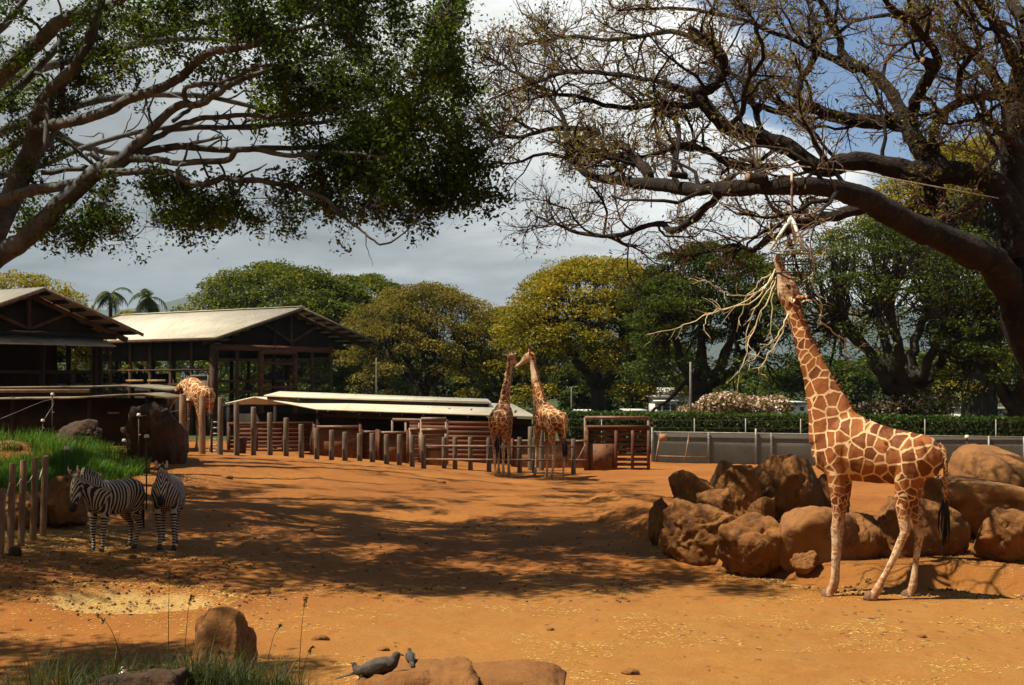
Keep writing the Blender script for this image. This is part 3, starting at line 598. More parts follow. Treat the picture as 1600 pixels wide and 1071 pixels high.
# ---- umbrella-crowned trees round the yard
def umbrella_tree(name, label, px, top, half, D, leaf, seed, nclump=150, nleaf=210, base=None, depth=.8, hfrac=.5, lsize=.18, lean=0, group='umbrella trees beyond the yard', rim=.75, trunkw=.045, bare=0.0, simple=False, flat=.42):
    rng = np.random.default_rng(seed)
    topz = P(px, top, D)[2]; X = P(px, 0, D)[0]; gzv = G(X, D) if base is None else base
    nclump = int(nclump * 1.35); nleaf = int(nleaf * 1.35); hfrac = min(hfrac + .16, .85)
    R = half * D / FPX; H = topz - gzv; ch = H * hfrac                     # crown height above its rim
    root = thing(name, label, 'tree', (X, D, gzv), 0, group)
    n = nclump; g = (np.arange(n) + .5) / n
    u = rng.permutation(g); th = np.arange(n) * 2.39996 + rng.uniform(-.5, .5, n); q = np.sqrt(g) * rng.uniform(.88, 1.05, n)
    lob = 1 + .07 * np.sin(3 * th + seed) + .05 * np.sin(5 * th + 2 * seed); inner = rng.uniform(0, 1, n) < .38
    cx = R * q * np.cos(th) * lob; cyy = R * depth * q * np.sin(th) * lob
    cz = (H - ch) + ch * np.sqrt(np.clip(1 - (q * .96) ** 2, 0.0, 1)) - np.where(inner, rng.uniform(.1, 1, n) * ch * rim, rng.uniform(0, .06, n) * ch)
    cen = np.stack([cx, cyy, cz - .35 * R * .16], 1)
    # skeleton
    tb = MB(); fork = np.array([lean * R * .25, 0, H * .24]); w = max(.22, trunkw * H)
    tb.tube(crom([(0, 0, -.3), (0, 0, .2 * H * .3), tuple(fork * .8), tuple(fork)], 3), np.interp(np.linspace(0, 1, 10), [0, .2, 1], [w * 1.5, w, w * .85]), 10)
    nl = 7; la = np.arange(nl) * 2 * np.pi / nl + rng.uniform(0, 6.28); hub = []
    for k in range(nl):
        e = np.array([R * .46 * math.cos(la[k]), R * depth * .46 * math.sin(la[k]), H * rng.uniform(.50, .66)])
        mid = fork + (e - fork) * .5 + np.array([0, 0, -H * .04]) + rng.normal(0, .03 * R, 3)
        pl = crom([fork, fork + (mid - fork) * .5 + rng.normal(0, .02 * R, 3), mid, e], 4); pl[1:-1] += rng.normal(0, .012 * R, (len(pl) - 2, 3))
        tb.tube(pl, np.linspace(w * .62, w * .26, len(pl)), 7); hub.append((pl[len(pl) // 2], w * .38)); hub.append((e, w * .26))
    HP = np.array([h[0] for h in hub]); HR = np.array([h[1] for h in hub])
    di = np.linalg.norm((cen[:, None] - HP[None]) * np.array([1, 1, .6]), axis=-1); i = di.argmin(1); s = HP[i]; k = 7; tt = np.linspace(0, 1, k)[None, :, None]
    ln = s[:, None] + (cen - s)[:, None] * tt; ln[:, 1:] += rng.normal(0, .022 * R, (n, k - 1, 3)); ln[..., 2] -= (np.sin(np.pi * tt[..., 0]) * .05 * H)
    lr = np.linspace(1, .18, k)[None] * (HR[i] * rng.uniform(.35, .6, n))[:, None]; batch_tubes(tb, ln, lr, 5)
    if not simple:
        s, d, L, r = spawn(rng, ln, lr, 5, .45, (.4, 1.0), .7, (.25, .45), .25); t2 = grow(rng, s, d, np.clip(L, .5, .16 * R + .5), 5, .24, (0, 0, .35)); batch_tubes(tb, t2, taper(np.clip(r, .012, .05), 5, .3), 3)
    tb.obj('trunk', M['bark_far'], root, True)
    cr = R * .17 * rng.uniform(.75, 1.35, n)
    m = nleaf; v = rng.normal(0, 1, (n, m, 3)); v = nrm(v) * rng.uniform(.35, 1.08, (n, m, 1)) ** .6; v[..., 2] *= flat
    keep = rng.uniform(0, 1, (n, m)) > np.where(v[..., 2] < 0, .45, 0.05) + bare
    C = (cen[:, None] + v * cr[:, None, None])[keep]
    leaf_mesh('crown', C, lsize, rng, .75, .6, M[leaf], root, 'stuff')
    return root
UG = 'umbrella trees beyond the yard'
umbrella_tree('umbrella_tree', 'yellow-green spreading tree behind the gabled shelter with the awning', 20, 424, 150, 88, 'leaf_yellow', 21, 90, 190, hfrac=.5)
umbrella_tree('umbrella_tree', 'small bright yellow-green tree between the two tall shelters, below the palms', 200, 484, 62, 100, 'leaf_yellow', 22, 40, 170, hfrac=.55, simple=True)
umbrella_tree('umbrella_tree', 'broad deep green domed tree rising behind the big barn roof', 435, 408, 165, 125, 'leaf_green', 23, 190, 270, hfrac=.62, lsize=.26)
umbrella_tree('umbrella_tree', 'green domed tree overlapping the broad tree behind the barn', 568, 424, 112, 128, 'leaf_green', 24, 120, 250, hfrac=.6, lsize=.24)
umbrella_tree('umbrella_tree', 'olive brown thinly leaved umbrella tree behind the long low shed', 662, 440, 136, 100, 'leaf_olive', 25, 160, 230, hfrac=.52, lsize=.16, bare=.05)
umbrella_tree('umbrella_tree', 'tall golden yellow-green umbrella tree behind the standing pair of giraffes', 935, 396, 165, 92, 'leaf_yellow', 26, 190, 240, hfrac=.52, lsize=.18)
umbrella_tree('umbrella_tree', 'lower yellowish umbrella tree between the olive tree and the golden one', 800, 476, 95, 106, 'leaf_yellow', 27, 80, 200, hfrac=.5, lsize=.18)
umbrella_tree('umbrella_tree', 'dark green umbrella tree with thick forked trunk behind the wooden gate', 1110, 374, 142, 72, 'leaf_deep', 28, 170, 240, hfrac=.46, lsize=.15, lean=-.5, trunkw=.055, bare=.15)
umbrella_tree('umbrella_tree', 'wide dark limbed tree spreading behind the feeding giraffe', 1400, 330, 205, 68, 'leaf_deep', 29, 190, 240, hfrac=.44, lsize=.14, lean=.3, trunkw=.06, bare=.34)
umbrella_tree('umbrella_tree', 'tall green-gold crowned tree showing high behind the bare tree', 1530, 205, 190, 84, 'leaf_yellow', 30, 190, 210, hfrac=.40, lsize=.16, trunkw=.06)
umbrella_tree('umbrella_tree', 'low dark tree with nearly level limbs at the right end of the hedge', 1590, 420, 150, 66, 'leaf_deep', 34, 150, 240, hfrac=.46, lsize=.14, trunkw=.06, bare=.3)
FG = 'trees of the far belt'
for k, (px, top, half, D, leaf, seed) in enumerate(((700, 545, 120, 150, 'leaf_deep', 41), (880, 540, 120, 160, 'leaf_deep', 42), (1010, 530, 110, 155, 'leaf_green', 43), (560, 540, 110, 150, 'leaf_deep', 47), (1400, 545, 90, 150, 'leaf_green', 45), (1540, 535, 110, 150, 'leaf_yellow', 46), (300, 545, 140, 150, 'leaf_deep', 48), (90, 540, 140, 150, 'leaf_deep', 49), (1180, 575, 80, 165, 'leaf_green', 50), (630, 548, 90, 138, 'leaf_deep', 51), (790, 545, 90, 140, 'leaf_deep', 52), (950, 548, 90, 138, 'leaf_deep', 53), (1285, 560, 90, 145, 'leaf_deep', 54), (450, 550, 100, 140, 'leaf_deep', 55))):
    umbrella_tree('distant_tree', 'dim tree of the far belt seen under the nearer crowns', px, top, half, D, leaf, seed, 60, 130, hfrac=.85, lsize=.42, group=FG, simple=True, flat=.7, rim=.9)

# unseen trees added behind and beside the viewer to block sky light
for px_, D_, R_, sd_, lab in ((-9, -13, 9.5, 61, 'big unseen tree added behind the viewing place to block sky light'), (9, -15, 10, 62, 'second unseen sky-blocking tree added behind the viewing place, beside the first'), (27, 6, 9, 63, 'unseen sky-blocking tree added outside the yard past the bare tree'), (-1, -32, 11, 64, 'tall unseen sky-blocking tree added farther behind the viewing place'), (-27, -2, 9, 65, 'unseen sky-blocking tree added outside the yard on the zebra side'), (25, -14, 9, 66, 'unseen sky-blocking tree added behind the viewing place on the boulder side')):
    t_ = umbrella_tree('sky_block_tree', lab, 800, 0, 100, 50.0, 'leaf_deep', sd_, 100, 110, base=0.0, hfrac=.5, lsize=.42, group='unseen trees added to block sky light', simple=True)
    t_.location = (px_, D_, G(px_, max(D_, 2)) if D_ > 0 else 0.0); f_ = R_ / (100 * 50.0 / FPX); t_.scale = (f_, f_, .95)
# ---- palms
def palm(px, top, D, seed, label):
    rng = np.random.default_rng(seed); X = P(px, 0, D)[0]; g = G(X, D); H = P(px, top, D)[2] - g
    root = thing('palm_tree', label, 'palm', (X, D, g), 0)
    mb = MB(); cv = crom([(0, 0, -.3), (.1, 0, H * .4), (.25, 0, H * .75), (.3, 0, H)], 4); mb.tube(cv, np.linspace(.26, .15, len(cv)), 8); mb.obj('trunk', M['bark_far'], root, True)
    for k in range(18):
        a = k * 2.4 + rng.uniform(-.3, .3); el = rng.uniform(-.5, 1.15); L = rng.uniform(1.6, 2.1); f = MB(); n = 12
        p = np.array([.3, 0, H]); d = np.array([math.cos(a) * math.cos(el) - .35, math.sin(a) * math.cos(el), math.sin(el)]); pts = [p]
        for i in range(n): d = nrm(d + np.array([-.03, 0, -.17])); p = p + d * L / n; pts.append(p)
        pts = np.array(pts); f.tube(pts, np.linspace(.035, .01, n + 1), 4); tg = nrm(np.gradient(pts, axis=0)); sd = nrm(np.cross(tg, (0, 0, 1)))
        V = []; Q = []
        for i in range(2, n + 1):
            for h in (0, .5):
                for s in (-1, 1):
                    o = pts[i] - tg[i] * h * L / n; e = o + sd[i] * s * .5 * math.sin(math.pi * (i / n * .75 + .2)) + tg[i] * .28 + np.array([0, 0, -.22]) + rng.normal(0, .05, 3); wv = tg[i] * .05; b_ = len(V); V += [o - wv, o + wv, e + wv * .2, e - wv * .2]; Q.append((b_, b_+1, b_+2, b_+3))
        f.add(V, Q); f.obj('frond', M['leaf_palm'], root)
palm(228, 466, 118, 3, 'coconut palm with wind-swept fronds against the hill beside the barn roof')
palm(168, 460, 128, 4, 'smaller palm half hidden by the yellow-green tree behind the shelters')
# ------------------------------------------------------------------ buildings
def slab(mb, pts, th, n=None):
    """flat slab from a quad outline; thickness downwards"""
    p = np.array(pts, float); q = p - np.array([0, 0, th]); k = len(p)
    V = np.vstack([p, q]); T = []; Q = []
    if k == 4: Q = [(0, 1, 2, 3), (7, 6, 5, 4)]
    else:
        T = [(0, i, i + 1) for i in range(1, k - 1)] + [(k, k + i + 1, k + i) for i in range(1, k - 1)]
    Q = list(Q) + [(i, i + k, (i + 1) % k + k, (i + 1) % k) for i in range(k)]
    return mb.add(V, Q, T)
class Frame:
    """local frame of a building: origin, u (along the gable), v (along the ridge)"""
    def __init__(s, x, y, ang): s.o = np.array([x, y, 0.]); s.u = np.array([math.cos(ang), math.sin(ang), 0]); s.v = np.array([-math.sin(ang), math.cos(ang), 0])
    def __call__(s, u, v, z): return s.o + s.u * u + s.v * v + np.array([0, 0, z])
def rel(mb, root): 
    off = np.array(root.location)
    mb.V = [v - off for v in mb.V]; return mb
def part(name, mat, root, fn, sm=False):
    mb = MB(); fn(mb); return rel(mb, root).obj(name, mat, root, sm)
def beam_part(name, mat, root, p, q, w, h):
    return part(name, mat, root, lambda m: m.beam(p, q, w, h))

# ---- the big barn
F = Frame(-16.7, 80.0, math.atan2(.8, .6)); w_, Lb, ze, zr = 13.7, 17.0, 5.73, 7.72
g0 = .1
barn = thing('barn', 'tall open-sided brown timber barn with bright cream metal gable roof', 'barn', F(w_ / 2, Lb / 2, g0))
part('roof', M['roof_barn'], barn, lambda m: slab(m, [F(0, 0, ze), F(w_/2, 0, zr), F(w_/2, Lb, zr), F(0, Lb, ze)], .05))
part('roof', M['roof_barn'], barn, lambda m: slab(m, [F(w_/2, 0, zr), F(w_, 0, ze), F(w_, Lb, ze), F(w_/2, Lb, zr)], .05))
part('ridge_cap', M['roof_barn'], barn, lambda m: m.beam(F(w_/2, -.03, zr + .03), F(w_/2, Lb, zr + .03), .35, .05))
for k in range(8):                       # purlins showing under the gable overhang
    for s in (0, 1):
        u = .5 + k * .86; uu = u if s == 0 else w_ - u; z = ze + (zr - ze) * u / (w_/2) - .15
        beam_part('purlin', M['brown_wood'], barn, F(uu, .05, z), F(uu, Lb - .05, z), .10, .16)
for s in (0, 1):
    e = F(0 if s == 0 else w_, .95, ze - .30); beam_part('rafter', M['brown_wood'], barn, e, F(w_/2, .95, zr - .30), .12, .26)
    e = F(0 if s == 0 else w_, -.02, ze - .10); beam_part('barge_board', M['post_grey'], barn, e, F(w_/2, -.02, zr - .10), .05, .17)
part('eave_board', M['brown_wood'], barn, lambda m: m.beam(F(-.03, 0, ze - .14), F(-.03, Lb, ze - .14), .04, .16))
beam_part('king_post', M['brown_wood'], barn, F(w_/2, .95, 5.4), F(w_/2, .95, zr - .4), .16, .16)
for s in (-1, 1): beam_part('brace', M['brown_wood'], barn, F(w_/2, .95, 5.6), F(w_/2 + s * 2.4, .95, 6.75), .12, .14)
beam_part('tie_beam', M['red_wood'], barn, F(.6, .93, 5.2), F(10.4, .93, 5.2), .16, .34)
part('gable_wall', M['dark_wood'], barn, lambda m: m.add([F(1.2, 1.3, 5.25), F(12.4, 1.3, 5.25), F(w_/2, 1.3, zr - .3), F(1.2, 1.4, 5.25), F(12.4, 1.4, 5.25), F(w_/2, 1.4, zr - .3)], [(0,1,4,3),(1,2,5,4),(2,0,3,5)], [(0,2,1),(3,4,5)]))
for u in (.65, .95, 2.5, 4.35, 7.13, 8.6, 10.2):
    thick = .3 if u in (.65, 4.35, 7.13) else .17
    beam_part('post', M['red_wood'] if u in (4.35, 7.13) else M['brown_wood'], barn, F(u, .95, g0 - .1), F(u, .95, 5.3), thick, thick)
for z in (1.2, 2.65, 3.25, 4.5):
    beam_part('rail', M['brown_wood'], barn, F(.7, 1.1, z), F(10.2, 1.1, z), .08, .16)
for z, h_ in ((5.0, .30), (4.3, .14), (2.9, .14), (1.9, .2)): beam_part('door_rail', M['red_wood'], barn, F(4.3, .82, z), F(7.2, .82, z), .1, h_)
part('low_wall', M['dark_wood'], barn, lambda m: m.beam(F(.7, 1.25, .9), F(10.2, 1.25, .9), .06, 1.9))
for k in range(9):
    v = .95 + k * 1.85
    beam_part('post', M['brown_wood'], barn, F(.7, v, g0 - .1), F(.7, v, 5.6), .18, .18)
    if k % 2 == 0: beam_part('post', M['brown_wood'], barn, F(10.2, v, g0 - .1), F(10.2, v, 5.6), .18, .18); beam_part('post', M['dark_wood'], barn, F(5.4, v, g0 - .1), F(5.4, v, 6.9), .2, .2)
part('upper_wall', M['dark_wood'], barn, lambda m: m.beam(F(.85, 1.0, 5.02), F(.85, Lb - 1, 5.02), .06, 1.15))
part('low_wall', M['dark_wood'], barn, lambda m: m.beam(F(.85, 1.4, 1.45), F(.85, Lb - 1, 1.45), .06, 2.9))
for z in (3.05, 3.9): beam_part('rail', M['brown_wood'], barn, F(.62, 1.0, z), F(.62, Lb - 1, z), .06, .12)
for v in (4.9, 6.9): beam_part('pink_rail', M['tan_panel'], barn, F(.5, v, 3.28), F(.5, v + 1.6, 3.28), .05, .14)
part('stall_door', M['post_grey'], barn, lambda m: (m.beam(F(.5, 1.15, 2.0), F(.5, 1.15, 3.6), .08, .1), m.beam(F(.5, 2.6, 2.0), F(.5, 2.6, 3.6), .08, .1), m.beam(F(.5, 1.15, 3.55), F(.5, 2.6, 3.55), .08, .12), m.beam(F(.56, 1.15, 2.75), F(.56, 2.6, 2.75), .03, 1.5)))
part('upper_wall', M['dark_wood'], barn, lambda m: m.beam(F(10.2, 1.0, 5.2), F(10.2, Lb - 1, 5.2), .06, .9))
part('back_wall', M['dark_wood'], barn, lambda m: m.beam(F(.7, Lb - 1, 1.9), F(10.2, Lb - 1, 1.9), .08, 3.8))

# ---- the shelter with the awning, farther left
F2 = Frame(-22.0, 54.0, math.atan2(.8, .6)); w2, L2, ze2, zr2 = 9.9, 16.0, 5.30, 7.05
sh = thing('shelter', 'dark open gabled shelter with dull metal awning across its front', 'shelter', F2(w2 / 2, L2 / 2, .6))
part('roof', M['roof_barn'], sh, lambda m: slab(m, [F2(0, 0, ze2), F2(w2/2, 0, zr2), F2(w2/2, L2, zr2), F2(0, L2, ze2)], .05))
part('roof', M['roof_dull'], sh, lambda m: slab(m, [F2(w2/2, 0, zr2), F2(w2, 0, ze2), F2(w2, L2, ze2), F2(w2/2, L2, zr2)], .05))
for k in range(6):
    for s in (0, 1):
        u = .4 + k * .85; uu = u if s == 0 else w2 - u; z = ze2 + (zr2 - ze2) * u / (w2/2) - .14
        beam_part('purlin', M['dark_wood'], sh, F2(uu, .05, z), F2(uu, L2 - .05, z), .09, .16)
for s in (0, 1):
    beam_part('barge_board', M['post_grey'], sh, F2(0 if s == 0 else w2, -.02, ze2 - .08), F2(w2/2, -.02, zr2 - .08), .05, .14)
    beam_part('rafter', M['brown_wood'], sh, F2(0 if s == 0 else w2, 1.1, ze2 - .28), F2(w2/2, 1.1, zr2 - .28), .12, .22)
beam_part('king_post', M['brown_wood'], sh, F2(w2/2, 1.1, 5.2), F2(w2/2, 1.1, zr2 - .3), .14, .14)
for s in (-1, 1): beam_part('brace', M['brown_wood'], sh, F2(w2/2, 1.1, 5.35), F2(w2/2 + s * 2.0, 1.1, 6.1), .1, .12)
beam_part('tie_beam', M['dark_wood'], sh, F2(.6, 1.1, 5.15), F2(w2 - .6, 1.1, 5.15), .14, .26)
part('gable_wall', M['dark_wood'], sh, lambda m: m.add([F2(.6, 1.4, 5.1), F2(w2 - .6, 1.4, 5.1), F2(w2/2, 1.4, zr2 - .3), F2(.6, 1.5, 5.1), F2(w2 - .6, 1.5, 5.1), F2(w2/2, 1.5, zr2 - .3)], [(0,1,4,3),(1,2,5,4),(2,0,3,5)], [(0,2,1),(3,4,5)]))
part('awning', M['roof_dull'], sh, lambda m: slab(m, [F2(.3, -.1, 4.72), F2(8.4, -.1, 4.72), F2(8.4, 1.2, 5.12), F2(.3, 1.2, 5.12)], .05))
for u in (.9, 3.2, 5.6, 8.2, 8.5): beam_part('post', M['dark_wood'], sh, F2(u, 1.1, .2), F2(u, 1.1, 5.1), .16, .16)
for k in range(8): beam_part('post', M['dark_wood'], sh, F2(8.4, 1.2 + k * 2.0, .2), F2(8.4, 1.2 + k * 2.0, 5.1), .18, .18)
for z in (2.6, 3.6): beam_part('rail', M['dark_wood'], sh, F2(.9, 1.1, z), F2(8.4, 1.1, z), .07, .14)
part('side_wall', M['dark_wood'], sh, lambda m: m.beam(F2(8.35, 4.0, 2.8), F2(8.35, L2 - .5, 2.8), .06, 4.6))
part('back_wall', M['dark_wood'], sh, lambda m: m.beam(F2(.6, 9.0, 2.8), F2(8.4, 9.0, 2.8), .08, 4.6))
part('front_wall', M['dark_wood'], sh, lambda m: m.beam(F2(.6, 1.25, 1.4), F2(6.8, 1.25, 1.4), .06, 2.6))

# ---- low shed under the shelters: two stacked roofs
def roof_strip(mb, prof, back, th):
    """roof sheet swept from a front profile to the same profile further back"""
    a = np.array([P(*q) for q in prof]); b = a + np.array(back); k = len(a)
    V = np.vstack([a, b, a - [0, 0, th], b - [0, 0, th]]); Q = []
    for i in range(k - 1):
        Q += [(i, i+1, k+i+1, k+i), (2*k+i, 3*k+i, 3*k+i+1, 2*k+i+1), (i, 2*k+i, 2*k+i+1, i+1), (k+i, k+i+1, 3*k+i+1, 3*k+i)]
    Q += [(0, k, 3*k, 2*k), (k-1, 3*k-1, 4*k-1, 2*k-1)]
    mb.add(V, Q)
ls = thing('low_shed', 'low dark shed with two stacked shallow roofs in front of the shelters', 'shed', P(120, 690, 46.5))
lower = [(-260, 628, 47), (0, 622, 47), (108, 621, 47), (176, 616.5, 47), (224, 614.5, 47), (264, 621, 47)]
upper = [(-260, 607, 49), (0, 604.5, 49), (141, 603, 49), (190, 601.5, 49), (240, 606.5, 49), (262, 609.5, 49)]
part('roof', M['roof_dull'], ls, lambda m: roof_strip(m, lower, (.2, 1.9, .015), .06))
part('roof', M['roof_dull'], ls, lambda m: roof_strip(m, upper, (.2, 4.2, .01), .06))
part('fascia', M['tan_panel'], ls, lambda m: m.beam(P(-260, 611.5, 49.0), P(140, 611, 49.0), .05, .13))
part('front_wall', M['dark_wood'], ls, lambda m: m.beam(P(-260, 660, 47.8), P(258, 660, 47.8), .08, 1.62))
part('end_wall', M['dark_wood'], ls, lambda m: m.beam(P(258, 660, 47.9), P(262, 656, 51.6), .08, 1.62))
for px in (-120, 20, 140, 230, 256): beam_part('post', M['dark_wood'], ls, P(px, 690, 47.2), P(px, 619.5, 47.2), .12, .12)
part('vent_sign', M['post_grey'], ls, lambda m: m.beam(P(168, 645.5, 47.7), P(187, 645.5, 47.7), .03, .07))

# ---- the long low shed in the middle of the yard
ms_ = thing('long_shed', 'long low livestock shed with sunlit cream corrugated roof and raised ridge vent', 'shed', P(600, 705, 57))
A, B, C_, D4, E = P(352, 630, 60), P(397, 620, 59.5), P(495, 639, 56), P(838, 651, 53), P(800, 631, 58)
part('roof', M['roof_shed'], ms_, lambda m: slab(m, [B, C_, D4, E], .05))
E2 = E + np.array([-.5, 6.0, -.15]); A2 = A + np.array([2.0, 6.0, .0])
part('roof', M['roof_shed'], ms_, lambda m: (slab(m, [A, B, E, E2, A2], .05)))
Vt = [P(412, 618.5, 59.0), P(437, 611.5, 59.5), P(762, 628, 57.5), P(776, 634, 57)]
part('ridge_vent', M['roof_shed'], ms_, lambda m: slab(m, [P(412, 618, 58.6), P(470, 620.5, 57.4), P(768, 629.5, 56.2), P(762, 623.5, 58.0), P(437, 611.5, 59.6)], .05))
part('vent_wall', M['dark_wood'], ms_, lambda m: m.beam(P(466, 625, 57.5), P(764, 633, 56.3), .05, .24))
part('vent_wall', M['brown_wood'], ms_, lambda m: m.beam(P(418, 620.5, 58.7), P(464, 624, 57.55), .05, .16))
for k in range(11):
    f = k / 10; q = C_ + (D4 - C_) * f; beam_part('rafter_tail', M['brown_wood'], ms_, q + [0, .05, -.12], q + [.1, 1.4, .12], .07, .12)
part('eave_beam', M['dark_wood'], ms_, lambda m: m.beam(C_ + [.2, .35, -.22], D4 + [-.2, .35, -.22], .1, .22))
for px, py, D in ((357, 634, 60), (497, 642, 56.4), (560, 645, 56), (640, 648, 55.3), (735, 651, 54.4), (828, 653, 53.4), (430, 633, 58.4)):
    q = P(px, py, D); beam_part('post', M['dark_wood'], ms_, (q[0], q[1], G(q[0], q[1]) - .1), (q[0], q[1], q[2] - .05), .13, .13)
part('back_wall', M['dark_wood'], ms_, lambda m: m.beam(P(370, 668, 62.5), P(760, 668, 59), .08, 1.2))
for k in range(9):
    f0 = P(640, 660 + k * 7.2, 54.4); f1 = P(770, 662.5 + k * 7.2, 53.6); beam_part('wall_board', M['red_wood'], ms_, f0, f1, .05, .15)
part('inner_wall', M['dark_wood'], ms_, lambda m: m.beam(P(640, 690, 54.7), P(830, 694, 53.9), .05, 1.5))

# ------------------------------------------------------------------ fences and gates
def post_mesh(name, h, r, seed, taper_=.94, dome=.02):
    rng = np.random.default_rng(seed); mb = MB(); zs = [-.25, 0, h * .33, h * .66, h - dome, h - dome * .3, h]; rr = [r, r, r * (1 + taper_) / 2 + rng.uniform(-.004, .004), r * (1 + 2 * taper_) / 3, r * taper_, r * taper_ * .9, r * taper_ * .55]
    th = np.arange(12) * 2 * np.pi / 12; V = []
    for z, q in zip(zs, rr): V += [(q * math.cos(a) * rng.uniform(.97, 1.03), q * math.sin(a) * rng.uniform(.97, 1.03), z) for a in th]
    Q = [(i*12+j, i*12+(j+1) % 12, (i+1)*12+(j+1) % 12, (i+1)*12+j) for i in range(len(zs)-1) for j in range(12)]
    b_ = (len(zs)-1)*12; mb.add(V + [(0, 0, h)], Q, [(b_+j, b_+(j+1) % 12, b_+12) for j in range(12)])
    return mb.mesh(name, True)
def lone_post(name, label, group, px, top, bot, D, r, mat, seed, lean=(0, 0)):
    b_ = P(px, bot, D); z0 = GM(b_[0], b_[1]); h = P(px, top, D)[2] - z0
    o = link(name, post_mesh(name, h, r, seed), mat); o.location = (b_[0], b_[1], z0); o.rotation_euler = (lean[0], lean[1], 0)
    return tag(o, label, 'post', group)
pp_ = [(344, 621, 711), (370, 628, 709), (396, 636, 711), (422, 645, 713), (447, 653, 713), (471, 663, 714), (495, 669, 716), (518, 672, 718), (539, 675, 719), (562, 677, 721), (582, 677, 722), (604, 679, 725), (624, 679, 727), (644, 680, 729), (662, 681, 731)]
prng = random.Random(2)
for i, (px, t_, b_) in enumerate(pp_):
    D = np.interp(px, [344, 662], [44.0, 47.2])
    lone_post('wooden_post', 'round weathered timber post in the stepped row before the stock pens', 'stepped row of timber posts', px, t_, b_, D, .088, M['post_grey'], 100 + i, (prng.uniform(-.01, .01), prng.uniform(-.012, .012)))
for i, (px, t_, b_) in enumerate(((285, 616, 704), (316, 618, 706))):
    o = lone_post('timber_post', 'tall round timber post standing right in front of the browsing giraffe', 'posts before the browsing giraffe', px, t_, b_, 43.5, .105, M['post_wood'], 130 + i)
# pipe rail fence behind the pair of giraffes
rf = thing('rail_fence', 'timber post and pipe rail fence behind the standing pair of giraffes', 'fence', P(780, 745, 49.2))
fp = [(694, 683), (711, 683), (735, 683), (764, 684), (812, 683), (835, 684), (896, 686)]
def rz_(px): q = P(px, 740, 49.2); return G(q[0], q[1])
for i, (px, t_) in enumerate(fp):
    q = P(px, t_, 49.2); h = q[2] - rz_(px); o = link('post', post_mesh('post', h, .085, 150 + i), M['post_grey'], rf); o.location = np.array([q[0], q[1], rz_(px)]) - np.array(rf.location)
for y in (698, 719):
    part('rail', M['pipe'], rf, lambda m: m.tube([P(662, y - 1, 49.05), P(780, y, 49.05), P(897, y + .5, 49.05)], .035, 8), True)
for i, (px, t_) in enumerate(((829, 667), (846, 665))):
    q = P(px, t_, 51); z = G(q[0], q[1]); o = link('tall_post', post_mesh('tall_post', q[2] - z, .10, 170 + i), M['post_grey']); o.location = (q[0], q[1], z)
    tag(o, 'taller timber post behind the rail fence by the giraffe pair', 'post', 'taller posts behind the rail fence')
# gate of pipe with a diagonal brace, right of the pair
pg = thing('pipe_gate', 'rusty pipe gate with diagonal brace between the rail fence and the wooden gate', 'gate', P(912, 735, 49.4))
part('frame', M['pipe'], pg, lambda m: (m.tube([P(896, 690, 49.4), P(917, 689, 49.4)], .035), m.tube([P(896, 733, 49.4), P(917, 690, 49.4)], .025)), True)
part('rail', M['pipe'], pg, lambda m: m.tube([P(896, 719, 49.4), P(917, 719, 49.4)], .03), True)
def slat_gate(name, label, x0, x1, y0, y1, D, n, mat, frame_mat, overhead=None, cat='gate', gap=.35, stiles=None, D1=None, solid=None):
    D1 = D1 or D; a, b_ = P(x0, y1, D), P(x1, y1, D1); z0 = min(G(*a[:2]), G(*b_[:2])) - .05
    a[2] = b_[2] = z0; ztop = .5 * (P(x0, y0, D)[2] + P(x1, y0, D1)[2]); H = ztop - z0
    root = thing(name, label, cat, (a + b_) / 2)
    p = H / n
    for k in range(n):
        z = z0 + (k + .5) * p
        part('slat', mat, root, lambda m: m.beam(a + [0, 0, z - z0], b_ + [0, 0, z - z0], .045, p * (1 - gap)))
    st = stiles or (0, 1)
    for f in st:
        q = a + (b_ - a) * f; beam_part('stile', frame_mat, root, q + [0, -.06, -.1], q + [0, -.06, H + .05], .11, .09)
    beam_part('top_rail', frame_mat, root, a + [0, -.07, H], b_ + [0, -.07, H], .09, .11)
    if overhead:
        zt = P(x0, overhead, D)[2] - z0
        for q in (a + (b_ - a) * -.03, a + (b_ - a) * 1.0): beam_part('upright', M['pipe'], root, q + [0, .04, -.1], q + [0, .04, zt], .08, .08)
        beam_part('crossbar', M['pipe'], root, a + (b_ - a) * -.03 + [0, .04, zt], b_ + [0, .04, zt], .09, .12)
    if solid:
        q0, q1 = a + (b_ - a) * solid[0], a + (b_ - a) * solid[1]
        part('kick_panel', M['rust_panel'], root, lambda m: m.beam(q0 + [0, -.05, H * solid[2] / 2], q1 + [0, -.05, H * solid[2] / 2], .03, H * solid[2]))
    return root
slat_gate('wooden_gate', 'reddish wooden slat gate with solid kick panel under a pipe crossbar', 917, 1013, 667, 727, 51.5, 9, M['red_wood'], M['red_wood'], 653, stiles=(0, .47, .74, 1), solid=(.02, .45, .62))
slat_gate('slat_fence', 'reddish slatted pen fence with pale light between its boards', 358, 487, 662, 714, 50.5, 8, M['red_wood'], M['brown_wood'], cat='fence', gap=.26, stiles=(0, .33, .66, 1), D1=51)
slat_gate('pen_gate', 'narrow tan boarded pen gate under a rusty pipe frame', 641, 657, 671, 735, 51.2, 11, M['tan_panel'], M['pipe'], gap=.22)
slat_gate('pen_gate', 'wider boarded gate beside the narrow tan gate, lit orange', 659, 697, 672, 738, 51.0, 8, M['tan_panel'], M['pipe'], gap=.12, overhead=655)
hb = thing('pen_portal', 'rusty overhead pipe portal across the pen gates', 'portal', P(652, 730, 51.6))
part('crossbar', M['pipe'], hb, lambda m: m.beam(P(613, 656, 51.6), P(700, 658, 51.6), .09, .11))
for px in (613, 634, 655, 699): part('upright', M['pipe'], hb, lambda m: m.beam(P(px, 657, 51.6), P(px, 733, 51.6), .08, .08))
